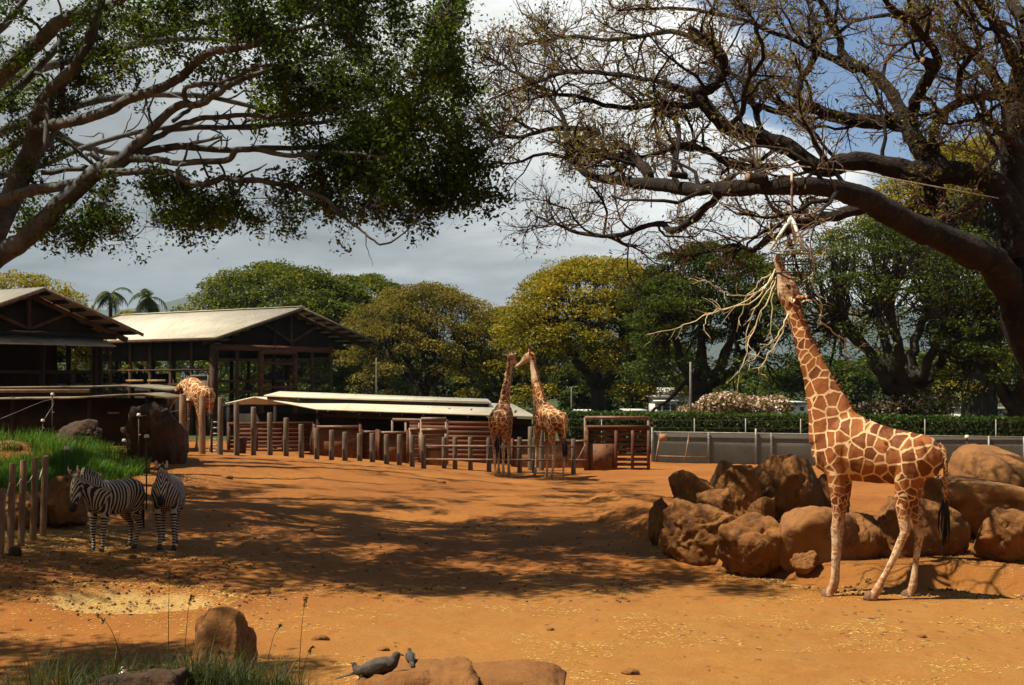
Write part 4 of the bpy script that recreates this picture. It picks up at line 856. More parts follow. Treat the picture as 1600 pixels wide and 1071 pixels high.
def panel(name, label, x0, x1, y0, y1, D, mat, group=None):
    a, b_ = P(x0, y0, D), P(x1, y0, D); zb = min(G(*a[:2]), G(*b_[:2])) - .1; root = thing(name, label, 'panel', (a[0] * .5 + b_[0] * .5, D, zb + .1), 0, group)
    zc = (a[2] + zb) / 2; part('sheet', mat, root, lambda m: m.beam((a[0], D, zc), (b_[0], D, zc), .04, a[2] - zb))
    beam_part('top_rail', M['pipe'], root, a + [0, -.05, .02], b_ + [0, -.05, .02], .06, .09)
    for q in (a, b_): beam_part('stud', M['red_wood'], root, (q[0], D - .05, zb), (q[0], D - .05, a[2] + .12), .09, .09)
    return root
panel('rust_panel', 'broad dark rusty sheet panel closing the pen next to the slatted fence', 491, 563, 668, 722, 50.2, M['rust_panel'])
panel('rust_panel', 'dark red-brown sheet panel between two wider rusty panels', 565, 589, 676, 724, 50.6, M['red_wood'])
panel('rust_panel', 'orange-brown sheet panel at the pen corner by the pipe frame', 592, 637, 677, 728, 50.2, M['rust_panel'])
panel('tan_panel', 'pale tan sheet panel lit by the sun behind the giraffe pair', 800, 914, 690, 742, 53.0, M['tan_panel'])
panel('tan_panel', 'dusty orange sheet panel behind the rail fence left of the giraffe pair', 664, 694, 700, 738, 50.4, M['tan_panel'])
# dim grey block of stacked rails by the end of the slatted fence
q = P(336, 708, 47)
lad = thing('steel_ladder', 'small dark steel ladder rack beside the browsing giraffe', 'ladder', (q[0], q[1], G(q[0], q[1])))
for k in range(6): part('rung', M['galv'], lad, lambda m: m.beam(P(332, 705 - 9 * k, 47), P(342, 705 - 9 * k, 47), .04, .05))
for px in (331, 343): part('side_rail', M['dark_wood'], lad, lambda m: m.beam(P(px, 712, 47), P(px, 655, 47), .05, .05))
q = P(377, 705, 47); z = GM(q[0], q[1]); mb = MB(); th = [(0, .0), (.15, .0), (.19, .5), (.2, .53), (.17, .53), (.13, .06), (0, .06)]
for i in range(len(th) - 1): pass
mb.tube([(0, 0, 0), (0, 0, .26), (0, 0, .5), (0, 0, .54)], [.15, .17, .19, .2], 14); bk = mb.obj('feed_tub', M['black_rod'], None, True); bk.location = (q[0], q[1], z); tag(bk, 'black plastic feed tub standing among the timber posts', 'tub')

# chain link fence along the far side
cf = thing('chain_link_fence', 'grey chain link fence with taupe screen along the far side of the yard', 'fence', P(1300, 724, 58))
def fpt(px): D = np.interp(px, [1018, 1640], [56.0, 52.5]); return D
def ftop(px): return P(px, np.interp(px, [1018, 1640], [675, 684]), fpt(px))
def fbot(px): q = ftop(px); return np.array([q[0], q[1], G(q[0], q[1]) + .02])
part('top_rail', M['galv'], cf, lambda m: m.tube([ftop(px) for px in (1018, 1200, 1400, 1660)], .022, 8), True)
for px in (1019, 1107, 1181, 1205, 1290, 1372, 1440, 1545, 1600, 1655):
    hgt = .18 if px in (1019, 1181) else .03
    part('post', M['galv'], cf, lambda m: m.tube([fbot(px) - [0, 0, .2], ftop(px) + [0, 0, hgt]], .04, 8), True)
def wires(m):
    A0, A1 = fbot(1018), fbot(1660); T0 = ftop(1018); L = np.linalg.norm((A1 - A0)[:2]); H = T0[2] - A0[2]; u = (A1 - A0) / L; n = int(L / .11); P0 = []; 
    pts = []
    for k in range(-12, n + 1):
        for s in (1, -1):
            x0 = k * .11 if s == 1 else k * .11 + H; x1 = x0 + s * H; z0, z1 = 0.0, H
            if x0 < 0: z0 = -x0; x0 = 0.0
            if x1 < 0: z1 = z1 + x1; x1 = 0.0
            if x0 > L: z0 = x0 - L; x0 = L
            if x1 > L: z1 = z1 - (x1 - L); x1 = L
            if z1 - z0 < .05: continue
            f = lambda x, z: A0 + u * x + np.array([0, -.035 - .004 * s, z + (ftop(1018)[2] - fbot(1018)[2] - H) * 0])
            pts.append([f(x0, z0), f(x1, z1)])
    pts = np.array(pts); batch_tubes(m, pts, np.full(pts.shape[:2], .0048), 3)
wm = part('wire_mesh', M['wire'], cf, wires); wm['kind'] = 'stuff'
part('screen', M['screen'], cf, lambda m: [m.add([fbot(a) + [0, .07, -.1], fbot(b_) + [0, .07, -.1], ftop(b_) + [0, .07, -.03], ftop(a) + [0, .07, -.03], fbot(a) + [0, .1, -.1], fbot(b_) + [0, .1, -.1], ftop(b_) + [0, .1, -.03], ftop(a) + [0, .1, -.03]], [(0,1,2,3),(7,6,5,4),(3,2,6,7)]) for a, b_ in ((1020, 1200), (1200, 1430), (1430, 1655))])
# loose old pipes leaning on the fence
for i, (a, b_) in enumerate((((1024, 722, 55), (1032, 676, 55.6)), ((1070, 722, 54.6), (1077, 677, 55.2)))):
    o = MB().tube([P(*a), P(*b_)], .035, 8).obj('leaning_pipe', M['pipe'], None, True); tag(o, 'rusty length of pipe leaning upright on the chain link fence', 'pipe', 'pipes leaning on the chain link fence')
o = MB().tube([P(1028, 713, 55.1), P(1107, 715, 55.0)], .03, 8).obj('rusty_pipe', M['pipe'], None, True); tag(o, 'rusty level pipe tied across the foot of the chain link fence', 'pipe')
q = P(1037, 685, 55.3); o = MB().beam(P(1031, 684, 55.3), P(1042, 684, 55.3), .02, .28).obj('notice_board', M['tan_panel']); tag(o, 'small faded tan board wired to the chain link fence', 'board')
# taller rear fence and hedge
def hz(px): return np.interp(px, [880, 1660], [62.5, 60.0])
def htop(px): return P(px, np.interp(px, [880, 1660], [645, 656]), hz(px))
hd = thing('hedge', 'clipped green hedge running behind the chain link fence', 'hedge', (htop(1280)[0], hz(1280) + .6, G(htop(1280)[0], 61)))
rng = np.random.default_rng(8)
def core(m):
    for a, b_ in ((884, 1100), (1100, 1350), (1350, 1660)):
        p, q = htop(a), htop(b_); g1, g2 = G(p[0], p[1]), G(q[0], q[1])
        m.add([(p[0], p[1]+.25, g1), (q[0], q[1]+.25, g2), (q[0], q[1]+.25, q[2]-.15), (p[0], p[1]+.25, p[2]-.15), (p[0], p[1]+1.2, g1), (q[0], q[1]+1.2, g2), (q[0], q[1]+1.2, q[2]-.15), (p[0], p[1]+1.2, p[2]-.15)], [(0,1,2,3),(3,2,6,7),(4,7,6,5),(0,3,7,4),(1,5,6,2)])
part('branches', M['bark_far'], hd, core)
n = 26000; xs = rng.uniform(882, 1660, n); tp = np.array([htop(x) for x in xs]); bz = gz(tp[:, 0], tp[:, 1]); face = rng.uniform(0, 1, n) < .68
Cz = np.where(face, bz + (tp[:, 2] - bz) * rng.uniform(0, 1.02, n), tp[:, 2] + rng.normal(-.03, .06, n)); Cy = np.where(face, tp[:, 1] + rng.normal(.08, .10, n), tp[:, 1] + rng.uniform(0, 1.3, n))
leaf_mesh('foliage', np.stack([tp[:, 0], Cy, Cz], 1) - np.array(hd.location), .13, rng, .3, .6, M['leaf_hedge'], hd, 'stuff')
wf = thing('wire_fence', 'thin dark wire fence standing just before the hedge', 'fence', P(1250, 712, 59.3))
for px in (940, 1085, 1165, 1251, 1360, 1445, 1556): 
    a = P(px, np.interp(px, [880, 1660], [653, 656]), 59.3); part('post', M['galv'], wf, lambda m: m.tube([(a[0], a[1], G(a[0], a[1]) - .1), tuple(a)], .025, 6), True)
for y in (656, 668): part('wire', M['black_rod'], wf, lambda m: m.tube([P(890, y, 59.3), P(1280, y + 2, 59.3), P(1660, y + 4, 59.3)], .008, 4))
# slim light pole and other poles
def pole(px, top, D, r, label):
    a = P(px, top, D); g = G(a[0], a[1]); o = MB().tube([(0, 0, -.2), (0, 0, a[2] - g - .03), (0, 0, a[2] - g)], [r, r * .9, r * .6], 10).obj('metal_pole', M['galv'], None, True); o.location = (a[0], a[1], g); tag(o, label, 'pole')
pole(1079, 566, 63.5, .06, 'slim pale steel pole rising above the hedge near the white house')
pole(893, 605, 64, .04, 'short slim steel pole beside the golden umbrella tree')
pole(588, 560, 66, .035, 'thin steel pole behind the long low shed')
# white house and parked things behind the hedge
hs = thing('white_house', 'low white house with balcony beyond the hedge', 'house', P(1065, 660, 130))
def hb_(m, x0, x1, y0, y1, D, dep):
    a, b_ = P(x0, y1, D), P(x1, y0, D); m.box((a[0], D, a[2]), (b_[0], D + dep, b_[2]))
part('wall', M['white_paint'], hs, lambda m: hb_(m, 1022, 1060, 622, 662, 130, 6))
part('wall', M['white_paint'], hs, lambda m: hb_(m, 1058.5, 1088, 616, 662, 131, 6))
part('roof', M['galv'], hs, lambda m: hb_(m, 1018, 1064, 618.5, 622, 129.4, 7.5))
part('roof', M['white_paint'], hs, lambda m: hb_(m, 1030, 1054, 606, 618.5, 132, 4))
part('roof', M['post_grey'], hs, lambda m: hb_(m, 1056, 1092, 612.5, 616, 130.2, 7.5))
for (a, b_) in ((1026, 1033), (1036, 1046), (1049, 1056)):
    wn = part('window', M['glass_dark'], hs, lambda m: hb_(m, a, b_, 632, 641, 129.9, .05)); part('frame', M['white_paint'], hs, lambda m: hb_(m, a - .8, b_ + .8, 641, 642.3, 129.7, .2))
part('balcony', M['white_paint'], hs, lambda m: hb_(m, 1021, 1060, 625.5, 628, 129.2, .9))
for px in (1023, 1034.5, 1047.5, 1059): part('column', M['white_paint'], hs, lambda m: hb_(m, px - .6, px + .6, 628, 660, 129.3, .15))
def far_block(name, label, cat, x0, x1, y0, y1, D, mat, roof=None):
    r = thing(name, label, cat, P((x0 + x1) / 2, 660, D)); part('wall', mat, r, lambda m: hb_(m, x0, x1, y0, 664, D, 5))
    part('roof', roof or M['white_paint'], r, lambda m: hb_(m, x0 - 1.5, x1 + 1.5, y0 - 2.2, y0, D - .5, 6)); 
    for k in range(3):
        a = x0 + (x1 - x0) * (k + .3) / 3; part('window', M['glass_dark'], r, lambda m: hb_(m, a, a + (x1 - x0) * .12, y0 + 6, y0 + 12, D - .05, .05))
far_block('low_building', 'long low white-roofed building behind the golden umbrella tree', 'building', 896, 940, 644, 664, 125, M['white_paint'])
far_block('low_building', 'low white-walled building between the dark tree trunks', 'building', 978, 1010, 643, 664, 126, M['white_paint'])
far_block('low_building', 'pale low building beyond the hedge near the pink flowering bush', 'building', 1214, 1262, 630, 664, 120, M['white_paint'])
far_block('low_building', 'long pale-roofed building behind the low dark limbed tree', 'building', 1515, 1640, 640, 664, 120, M['white_paint'], M['galv'])
# blue tarp-covered car just showing over the hedge
car = thing('parked_car', 'bright blue car whose roof just shows over the hedge', 'car', P(1212, 672, 100))
bd = MB(); bd.loft([(P(1196, 668, 100), .7, .12), (P(1198, 662, 100), .8, .35), (P(1206, 660, 100), .8, .5), (P(1222, 660, 100), .8, .5), (P(1229, 664, 100), .75, .3), (P(1232, 667, 100), .7, .12)], (0, 1, 0), 12, 3.0)
M['blue'] = mk('blue', (.04, .12, .36), (.06, .17, .45), 2, .35, spec=.5)
rel(bd, car).obj('body', M['blue'], car, True)
cb = MB(); cb.loft([(P(1202, 656, 100), .55, .1), (P(1206, 652.5, 100), .62, .22), (P(1219, 652, 100), .62, .25), (P(1225, 656, 100), .58, .1)], (0, 1, 0), 12, 3.0); rel(cb, car).obj('cabin', M['blue'], car, True)
for px in (1203, 1224): part('wheel', M['black_rod'], car, lambda m: m.tube([P(px, 671, 99.1), P(px, 671, 99.5)], .32, 14), True)
# pink flowering bush
fb = thing('flowering_bush', 'loose bush covered in pale pink blossom behind the hedge', 'bush', P(1150, 668, 66))
rng = np.random.default_rng(31); n = 7000
def bush_pts(n, lst):
    out = []
    for (px, py, rx, ry, D, rd, f) in lst:
        k = int(n * f); v = nrm(rng.normal(0, 1, (k, 3))) * rng.uniform(.3, 1, (k, 1)) ** .5; c = P(px, py, D); s = D / FPX
        out.append(c + v * np.array([rx * s, rd, ry * s]))
    return np.vstack(out)
lst = [(1135, 632, 48, 20, 66, 1.2, .45), (1180, 636, 32, 18, 66, 1.1, .25), (1085, 643, 30, 12, 66, 1., .12), (1215, 638, 22, 22, 67, 1., .18)]
fo = np.array(fb.location)
leaf_mesh('foliage', bush_pts(8000, lst) - fo, .13, rng, .4, .5, M['leaf_olive'], fb, 'stuff')
M['blossom'] = leaf_mat('blossom', (.50, .32, .30), (.66, .48, .45), (.78, .66, .62), 2.0, .3)
leaf_mesh('blossom', bush_pts(2600, lst) - fo, .15, rng, .4, .9, M['blossom'], fb, 'stuff')
sm_ = MB()
for k in range(26):
    tgt = bush_pts(100, lst)[k * 3] - fo; sm_.tube(crom([(tgt[0] * .5, 0, -.3), (tgt[0] * .8, tgt[1] * .4, tgt[2] * .5), tuple(tgt)], 3), np.linspace(.035, .008, 7), 4)
sm_.obj('stems', M['bark_far'], fb)
fb2 = thing('flowering_bush', 'second pink blossom bush seen past the feeding giraffe under the dark tree', 'bush', P(1440, 668, 67)); fo = np.array(fb2.location)
lst2 = [(1285, 625, 26, 26, 68, 1, .25), (1440, 630, 60, 24, 68, 1.4, .5), (1370, 640, 40, 15, 67, 1, .25)]
leaf_mesh('foliage', bush_pts(7000, lst2) - fo, .13, rng, .4, .5, M['leaf_green'], fb2, 'stuff'); leaf_mesh('blossom', bush_pts(2000, lst2) - fo, .15, rng, .4, .9, M['blossom'], fb2, 'stuff')
sm_ = MB()
for k in range(26):
    tgt = bush_pts(100, lst2)[k * 3] - fo; sm_.tube(crom([(tgt[0] * .7, 0, -.3), (tgt[0] * .9, tgt[1] * .4, tgt[2] * .5), tuple(tgt)], 3), np.linspace(.035, .008, 7), 4)
sm_.obj('stems', M['bark_far'], fb2)

# foreground posts at the left, with rope
lp = [(3, 763, 864, 22.6), (18, 724, 852, 23.3), (35, 719, 848, 23.6), (53.5, 714, 838, 24.3), (69, 712, 830, 24.8)]
tops = []
for i, (px, t_, b_, D) in enumerate(lp):
    o = lone_post('bollard_post', 'round brown timber post roped in a short line beside the zebras', 'roped line of round posts', px - 2, t_, b_, D, .058, M['post_wood'], 200 + i, (0, .030))
    tops.append(np.array(o.location) + np.array([0.03 * .7, 0, (P(px, t_, D)[2] - o.location[2]) * .78]))
rp = MB(); tp = np.array(tops); pts = []
for a, b_ in zip(tp[:-1], tp[1:]):
    for f in (0, .33, .66): pts.append(a + (b_ - a) * f + np.array([0, -.07, -.10 * math.sin(math.pi * f)]))
pts.append(tp[-1] + [0, -.07, .1]); o = rp.tube(pts, .009, 6).obj('rope', M['rope'], None, True); tag(o, 'thin pale rope strung along the round posts beside the zebras', 'rope')
# electric fence rods with white insulators
rods = [(82, 614, 676, 40.5, 'thin dark rod with white insulator standing against the low shed'), (217, 646, 742, 35.5, 'tall thin rod with white insulator before the big dark boulder'),
        (194, 686, 742, 34, 'short thin rod with white insulator at the edge of the green grass'), (229, 679, 794, 29.5, 'thin brown rod with white insulator standing between the two zebras'),
        (104, 697, 826, 26.5, 'thin rod with white insulator rising behind the head of the striped zebra'), (67, 655, 676, 40.0, 'very short rod with white insulator by the brown boulder under the shed'),
        (294, 623, 706, 43.2, 'thin rod with white insulator beside the posts of the browsing giraffe'), (1511, 680, 748, 31, 'thin rod with white insulator standing behind the big smooth boulder'), (1465, 707, 752, 29, 'short thick rod with white insulator behind the feeding giraffe tail')]
for px, t_, b_, D, lab in rods:
    a = P(px, t_, D); g = GM(a[0], a[1]); r = thing('insulator_rod', lab, 'rod', (a[0], a[1], g), 0, None); h = a[2] - g
    MB().tube([(0, 0, -.15), (0, 0, h - .06)], .016 if px != 1465 else .03, 7).obj('rod', M['black_rod'], r, True)
    MB().tube([(0, 0, h - .075), (0, 0, h - .07), (0, 0, h - .045), (0, 0, h - .03), (0, 0, h - .005), (0, 0, h)], [.03, .05, .055, .042, .045, .02], 10).obj('insulator', M['white_cap'], r, True)
    MB().tube([(0, -.015, h * .62), (.06, -.03, h * .62)], .02, 6).obj('clip', M['pipe'], r, True)
def wire(pts, r, label):
    o = MB().tube(crom([P(*q) for q in pts], 4), r, 5).obj('fence_wire', M['galv'], None, True); tag(o, label, 'wire')
wire([(67, 660, 40), (82, 624, 40.4), (0, 655, 39)], .006, 'thin slack wire from the rod at the low shed')
wire([(217, 651, 35.5), (285, 640, 43.2), (294, 630, 43.1)], .006, 'thin wire from the tall rod to the posts of the browsing giraffe')
# ------------------------------------------------------------------ rocks
def rock(label, px, py_top, py_bot, D, halfw, depth, mat, seed, cuts=12, rough=.10, name='boulder', sub=5, sink=.25, zb=None, tiltx=0, box=.85):
    rng = np.random.default_rng(seed)
    X = P(px, 0, D)[0]; top = P(px, py_top, D)[2]; bot = P(px, py_bot, D)[2] if zb is None else zb
    bot = min(bot, G(X, D)) if zb is None else bot
    bot -= sink; a, b_, c = halfw * D / FPX, depth, (top - bot) / 2
    bm = bmesh.new(); bmesh.ops.create_icosphere(bm, subdivisions=sub, radius=1.0); d = np.array([v.co[:] for v in bm.verts]); T = np.array([[v.index for v in f.verts] for f in bm.faces]); bm.free()
    cuts = cuts if mat is M['rock_smooth'] else max(cuts - 1, 9); n = nrm(rng.normal(0, 1, (cuts, 3))); h = rng.uniform(.50, .92, cuts)
    proj = np.clip(d @ n.T, .05, None); rr = h / proj; K = 9.0 if mat is M['rock_smooth'] else 55.0
    r = -np.log(np.exp(-K * np.minimum(rr, 2)).sum(1) + np.exp(-K * 1.16)) / K + .06
    r = r / np.percentile(r, 80)
    s = rng.uniform(0, 50, 3); nz = fbm(d * np.array([1.2, 1.2, 1.2]) + s, 1.1, 5); nz2 = fbm(d + s + 9, 4.5, 4); cr = fbm(d + s + 20, 2.2, 3)
    r = r * (1 + rough * (1.1 if mat is M['rock_smooth'] else .55) * nz + rough * .45 * nz2 - rough * 1.2 * np.exp(-(cr / .045) ** 2) * .6)
    if mat is not M['rock_smooth']:      # broken faces: small plates set in and out, dark joints between them
        sd_ = nrm(rng.normal(0, 1, (46, 3))); dw = nrm(d + .16 * np.stack([nz, nz2, cr], 1)); pj = np.sort(dw @ sd_.T, 1); ci = (dw @ sd_.T).argmax(1)
        r = r * (1 + rng.uniform(-.085, .06, 46)[ci] - .055 * np.exp(-((pj[:, -1] - pj[:, -2]) / .02) ** 2))
    V = d * r[:, None]; V = V / np.abs(V).max(0); V = np.sign(V) * np.abs(V) ** box; V = V * np.array([a, b_, c])
    me = smooth(raw_mesh(name, V, None, T)); o = link(name, me, mat); o.location = (X, D, (top + bot) / 2); o.rotation_euler = (0, rad(tiltx), 0)
    return tag(o, label, 'rock')
R = M['rock']; RD = M['rock_dark']; RS = M['rock_smooth']
rock('brown faceted boulder at the front of the pile beside the split block', 1100, 768, 868, 24.2, 72, .7, R, 1, 14, .13)
rock('large blocky boulder with craggy broken face in front of the feeding giraffe', 1178, 790, 893, 22.9, 60, .6, R, 2, 13, .12)
rock('small upright pointed block wedged on top of the craggy boulder', 1193, 775, 815, 23.6, 22, .2, R, 3, 9, .1, sink=.1)
rock('smooth tan slab-like boulder just before the front legs of the giraffe', 1275, 790, 893, 22.7, 70, .6, RS, 4, 10, .08)
rock('small cracked rock at the foot of the tan slab boulder', 1255, 858, 895, 22.3, 26, .2, R, 5, 9, .12, sink=.08)
rock('wide deep-shaded boulder behind the legs of the feeding giraffe', 1412, 772, 890, 23.4, 100, .75, R, 6, 12, .1)
rock('rounded cracked boulder beside the smooth giant at the yard edge', 1568, 790, 884, 22.6, 76, .7, R, 7, 12, .1)
rock('giant smooth tan boulder behind the tail of the feeding giraffe', 1545, 728, 840, 25.6, 118, 1.3, RS, 8, 6, .05)
rock('big dappled boulder at the back of the pile by the insulator rod', 1548, 695, 770, 29.0, 66, 1.1, RS, 9, 7, .06)
rock('sharp peaked brown boulder standing behind the pile with a flat lit face', 1232, 709, 782, 27.0, 60, .8, R, 10, 10, .09)
rock('low rough boulder at the outer shoulder of the pile by the peaked one', 1090, 727, 782, 27.4, 46, .6, R, 11, 11, .14)
rock('two-faced boulder, half lit and half black, beside the low rough one', 1156, 719, 782, 26.8, 36, .5, R, 12, 8, .11)
rock('narrow upright rock in the shade at the outer end of the pile', 1040, 776, 850, 26.0, 28, .5, R, 13, 11, .13)
rock('lower stone leaning at the outer end of the pile', 1048, 812, 865, 25.2, 26, .4, R, 14, 10, .13)
rock('pale rock just showing behind the two-faced boulder', 1130, 718, 742, 29.0, 30, .6, RS, 15, 9, .08)
rock('low brown rock between peaked boulder and the giraffe chest', 1295, 735, 785, 27.5, 34, .5, R, 16, 10, .1)
rock('long brown boulder behind the giraffe hind legs', 1455, 742, 800, 25.2, 44, .6, R, 17, 10, .08)
rock('squat stone in the cracked bank under the giraffe tail', 1497, 868, 908, 22.0, 30, .25, R, 18, 10, .12, sink=.1)
rock('leaning slab between the tan boulder and the shaded boulder', 1340, 800, 880, 23.0, 50, .5, R, 19, 9, .1)
rock('flat brown stone resting on the straw ledge inside the pile', 1120, 762, 792, 25.6, 34, .4, R, 20, 10, .12, sink=.08)
# left side
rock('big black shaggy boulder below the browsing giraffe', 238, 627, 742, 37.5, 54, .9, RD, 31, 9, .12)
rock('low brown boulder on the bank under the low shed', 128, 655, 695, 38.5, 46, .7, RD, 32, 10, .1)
rock('small pale brown rock at the foot of the timber posts', 264, 688, 708, 40, 17, .25, R, 33, 10, .1, sink=.08)
rock('orange earth-coloured rock at the top of the grassy bank', 12, 682, 708, 36.2, 40, .6, R, 34, 9, .1)
rock('brown boulder behind the roped posts and the zebra head', 92, 736, 826, 26.6, 42, .55, R, 35, 11, .12)
rock('reddish rock showing between the roped posts', 18, 770, 828, 26.2, 45, .5, R, 36, 11, .12)
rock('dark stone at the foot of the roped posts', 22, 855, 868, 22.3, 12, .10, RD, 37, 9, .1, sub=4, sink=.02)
# near the viewer
rock('smooth orange pointed rock standing in the foreground grass', 352, 950, 1070, 10.4, 60, .30, R, 41, 7, .08)
rock('long smooth orange rock with lit rounded crest beside the bird rock', 775, 1042, 1100, 8.4, 125, .40, R, 42, 8, .07, zb=.95, box=.5)
rock('low brown rock on which the grey dove sits', 632, 1036, 1100, 8.2, 122, .36, R, 43, 9, .08, zb=.85, box=.5)
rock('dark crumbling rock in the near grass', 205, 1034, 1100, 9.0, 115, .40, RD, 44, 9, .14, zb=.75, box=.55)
for i, (px, py, D, s) in enumerate(((415, 935, 20.5, .06), (985, 1052, 15.1, .06), (600, 1015, 16.5, .05), (860, 985, 17.8, .035), (500, 1000, 17.2, .07), (1440, 1000, 17.2, .04), (150, 905, 22.3, .07), (205, 890, 23, .06), (355, 760, 36, .1), (690, 762, 40, .08))):
    q = P(px, py, D); rng = np.random.default_rng(300 + i); z = GM(q[0], q[1])
    bm = bmesh.new(); bmesh.ops.create_icosphere(bm, subdivisions=3, radius=1.0); d = np.array([v.co[:] for v in bm.verts]); T = np.array([[v.index for v in f.verts] for f in bm.faces]); bm.free()
    V = d * (1 + .25 * fbm(d + i * 7.3, 1.6, 3))[:, None] * np.array([s * 1.5, s * 1.1, s * .7]); o = link('loose_stone', smooth(raw_mesh('loose_stone', V, None, T)), R); o.location = (q[0], q[1], z + s * .25)
    tag(o, 'small loose red stone lying on the open ground', 'stone', 'loose stones on the yard')

# ------------------------------------------------------------------ grass and litter
def blades(name, base, h, rng, mat, width=.012, bend=.5, lean=(0, 0), parent=None, kind='stuff', seg=4):
    m = len(base); h = np.broadcast_to(h, (m,)) * rng.uniform(.55, 1.25, m); az = rng.uniform(0, 2*np.pi, m); dr = np.stack([np.cos(az), np.sin(az), np.zeros(m)], 1); dr = dr + np.array([lean[0], lean[1], 0]); bd = rng.uniform(.2, 1.0, m) * bend
    sd = nrm(np.stack([-dr[:, 1], dr[:, 0], np.zeros(m)], 1)); V = []
    for k in range(seg + 1):
        f = k / seg; c = base + np.array([0, 0, 1.0]) * (h * (f - .25 * bd * f ** 3))[:, None] + dr * (h * bd * f ** 2 * .8)[:, None]; w = (width * (1 - f) ** .7 + .0008) * np.ones(m)
        V.append(np.stack([c - sd * w[:, None] * .5, c + sd * w[:, None] * .5], 1))
    V = np.stack(V, 1).reshape(m, -1, 3); q = np.array([(2*k, 2*k+1, 2*k+3, 2*k+2) for k in range(seg)]); Q = (np.arange(m) * 2 * (seg + 1))[:, None, None] + q[None]
    return link(name, raw_mesh(name, V.reshape(-1, 3), Q.reshape(-1, 4)), mat, parent, kind)
rng = np.random.default_rng(77)
def scatter(regs):
    out = []
    for (px, D, rx, rd, n) in regs:
        th = rng.uniform(0, 2*np.pi, n); q = np.sqrt(rng.uniform(0, 1, n)); x = (px - 800) * D / FPX + rx * q * np.cos(th); y = D + rd * q * np.sin(th); out.append(np.stack([x, y, gmesh_z(x, y) - .02], 1))
    return np.vstack(out)
bank = scatter([(95, 32.5, 1.6, 2.6, 6500), (20, 31, 1.3, 3.0, 3800), (160, 33.5, 1.0, 2.0, 3600), (60, 28.5, .9, 1.2, 1500), (-80, 31, 1.5, 3, 2000), (40, 37.5, 2.2, 2.2, 2600), (150, 37, 1.0, 1.6, 1300)])
tuft = fbm(bank * np.array([1, 1, 0]), 1.1, 3); bank = bank[tuft > -.25]
g = blades('bank_grass', bank, .42 * (1 + .5 * fbm(bank, .9, 2)), rng, M['grass'], .022, .9, (.15, 0)); tag(g, 'lush bright green grass growing on the bank behind the zebras', 'grass')
ng = scatter([(250, 9.3, .62, .8, 2400), (380, 9.7, .42, .7, 1500), (150, 9.2, .5, .6, 900), (450, 9.9, .18, .4, 500), (60, 9.2, .5, .5, 500)]); ng = ng[fbm(ng, 2.6, 3) > -.12]
g = blades('near_grass', ng, .32 * (1 + .8 * fbm(ng, 1.9, 2)), rng, M['grass_dark'], .008, 1.1, (.1, .1)); tag(g, 'dark tangled grass around the orange rock near the viewer', 'grass')
for i, (px, top, D, bx) in enumerate(((265, 890, 10.1, 0), (150, 960, 9.4, -.22), (480, 930, 10.4, .06), (300, 930, 10.2, .05), (440, 975, 10.2, .12), (490, 1010, 10.2, .1))):
    e = P(px, top, D); b_ = np.array([e[0] - bx, e[1] - .05, GM(e[0] - bx, e[1] - .05)]); st = thing('grass_stem', 'tall thin seeding grass stem standing out of the near grass', 'grass stem', b_, 0, 'tall grass stems near the viewer')
    c = crom([(0, 0, -.03), tuple((e - b_) * [.2, .3, .5]), tuple((e - b_) * [.55, .7, .85]), tuple(e - b_)], 4); MB().tube(c, np.linspace(.0035, .0012, len(c)), 5).obj('stalk', M['grass_dark'], st)
    k = 26; f = rng.uniform(.78, 1.0, k); idx = f * (len(c) - 1.001); pts = np.array([c[int(v)] + (c[int(v) + 1] - c[int(v)]) * (v % 1) for v in idx]) + rng.normal(0, .006, (k, 3)); leaf_mesh('seed_head', pts, .028, rng, 0, .3, M['grass_dark'], st)
lv = MB()
q = P(345, 0, 9.2); x0 = (195 - 800) * 9.3 / FPX
for i, (px, py) in enumerate(((192, 1050), (137, 1062))):
    e = P(px, py, 9.0); o = leaf_mesh('pale_leaf', np.array([[0, 0, 0.], [.01, .005, .012], [-.008, 0, .025]]), .05, rng, -.2, .35, M['white_cap']); o.location = e; tag(o, 'small pale dead leaf caught in the near grass', 'leaf', 'pale dead leaves in the near grass')
# straw, twigs and droppings scattered over the yard
def flat_bits(name, xy, L, w, mat, label, cat):
    m = len(xy); z = gmesh_z(xy[:, 0], xy[:, 1]) + .008; c = np.column_stack([xy, z]); a = rng.uniform(0, 2*np.pi, m); L = L * rng.uniform(.4, 1.4, m); d = np.stack([np.cos(a), np.sin(a), rng.normal(.03, .12, m)], 1) * L[:, None] * .5; s = np.stack([-np.sin(a), np.cos(a), np.zeros(m)], 1) * w * .5; up = np.array([0, 0, w * .8])
    V = np.stack([c - d - s, c + d - s, c + d + s, c - d + s, c - d * .9 + up, c + d * .9 + up], 1); Q = np.array([(0, 1, 5, 4), (3, 4, 5, 2)]); T = np.array([(0, 4, 3), (1, 2, 5)]); o_ = (np.arange(m) * 6)[:, None, None]
    o = link(name, raw_mesh(name, V.reshape(-1, 3), (Q[None] + o_).reshape(-1, 4), (T[None] + o_).reshape(-1, 3)), mat, None, 'stuff'); return tag(o, label, cat)
def band(px0, px1, d0, d1, n):
    D = rng.uniform(d0, d1, n); px = rng.uniform(px0, px1, n); return np.stack([(px - 800) * D / FPX, D], 1)
s1 = band(-50, 1650, 13.5, 23, 15000); keep = fbm(np.column_stack([s1, np.zeros(len(s1))]), .8, 3) > .16; s1 = s1[keep]
led = np.stack([rng.uniform(3.0, 8.2, 5200), np.zeros(5200)], 1); led[:, 1] = np.interp(led[:, 0], LEDGE[:, 0], LEDGE[:, 1]) - rng.gamma(1.6, .16, 5200) + .05
kk = fbm(np.column_stack([led, np.zeros(len(led))]), 1.3, 3) > -.08; led = led[kk]
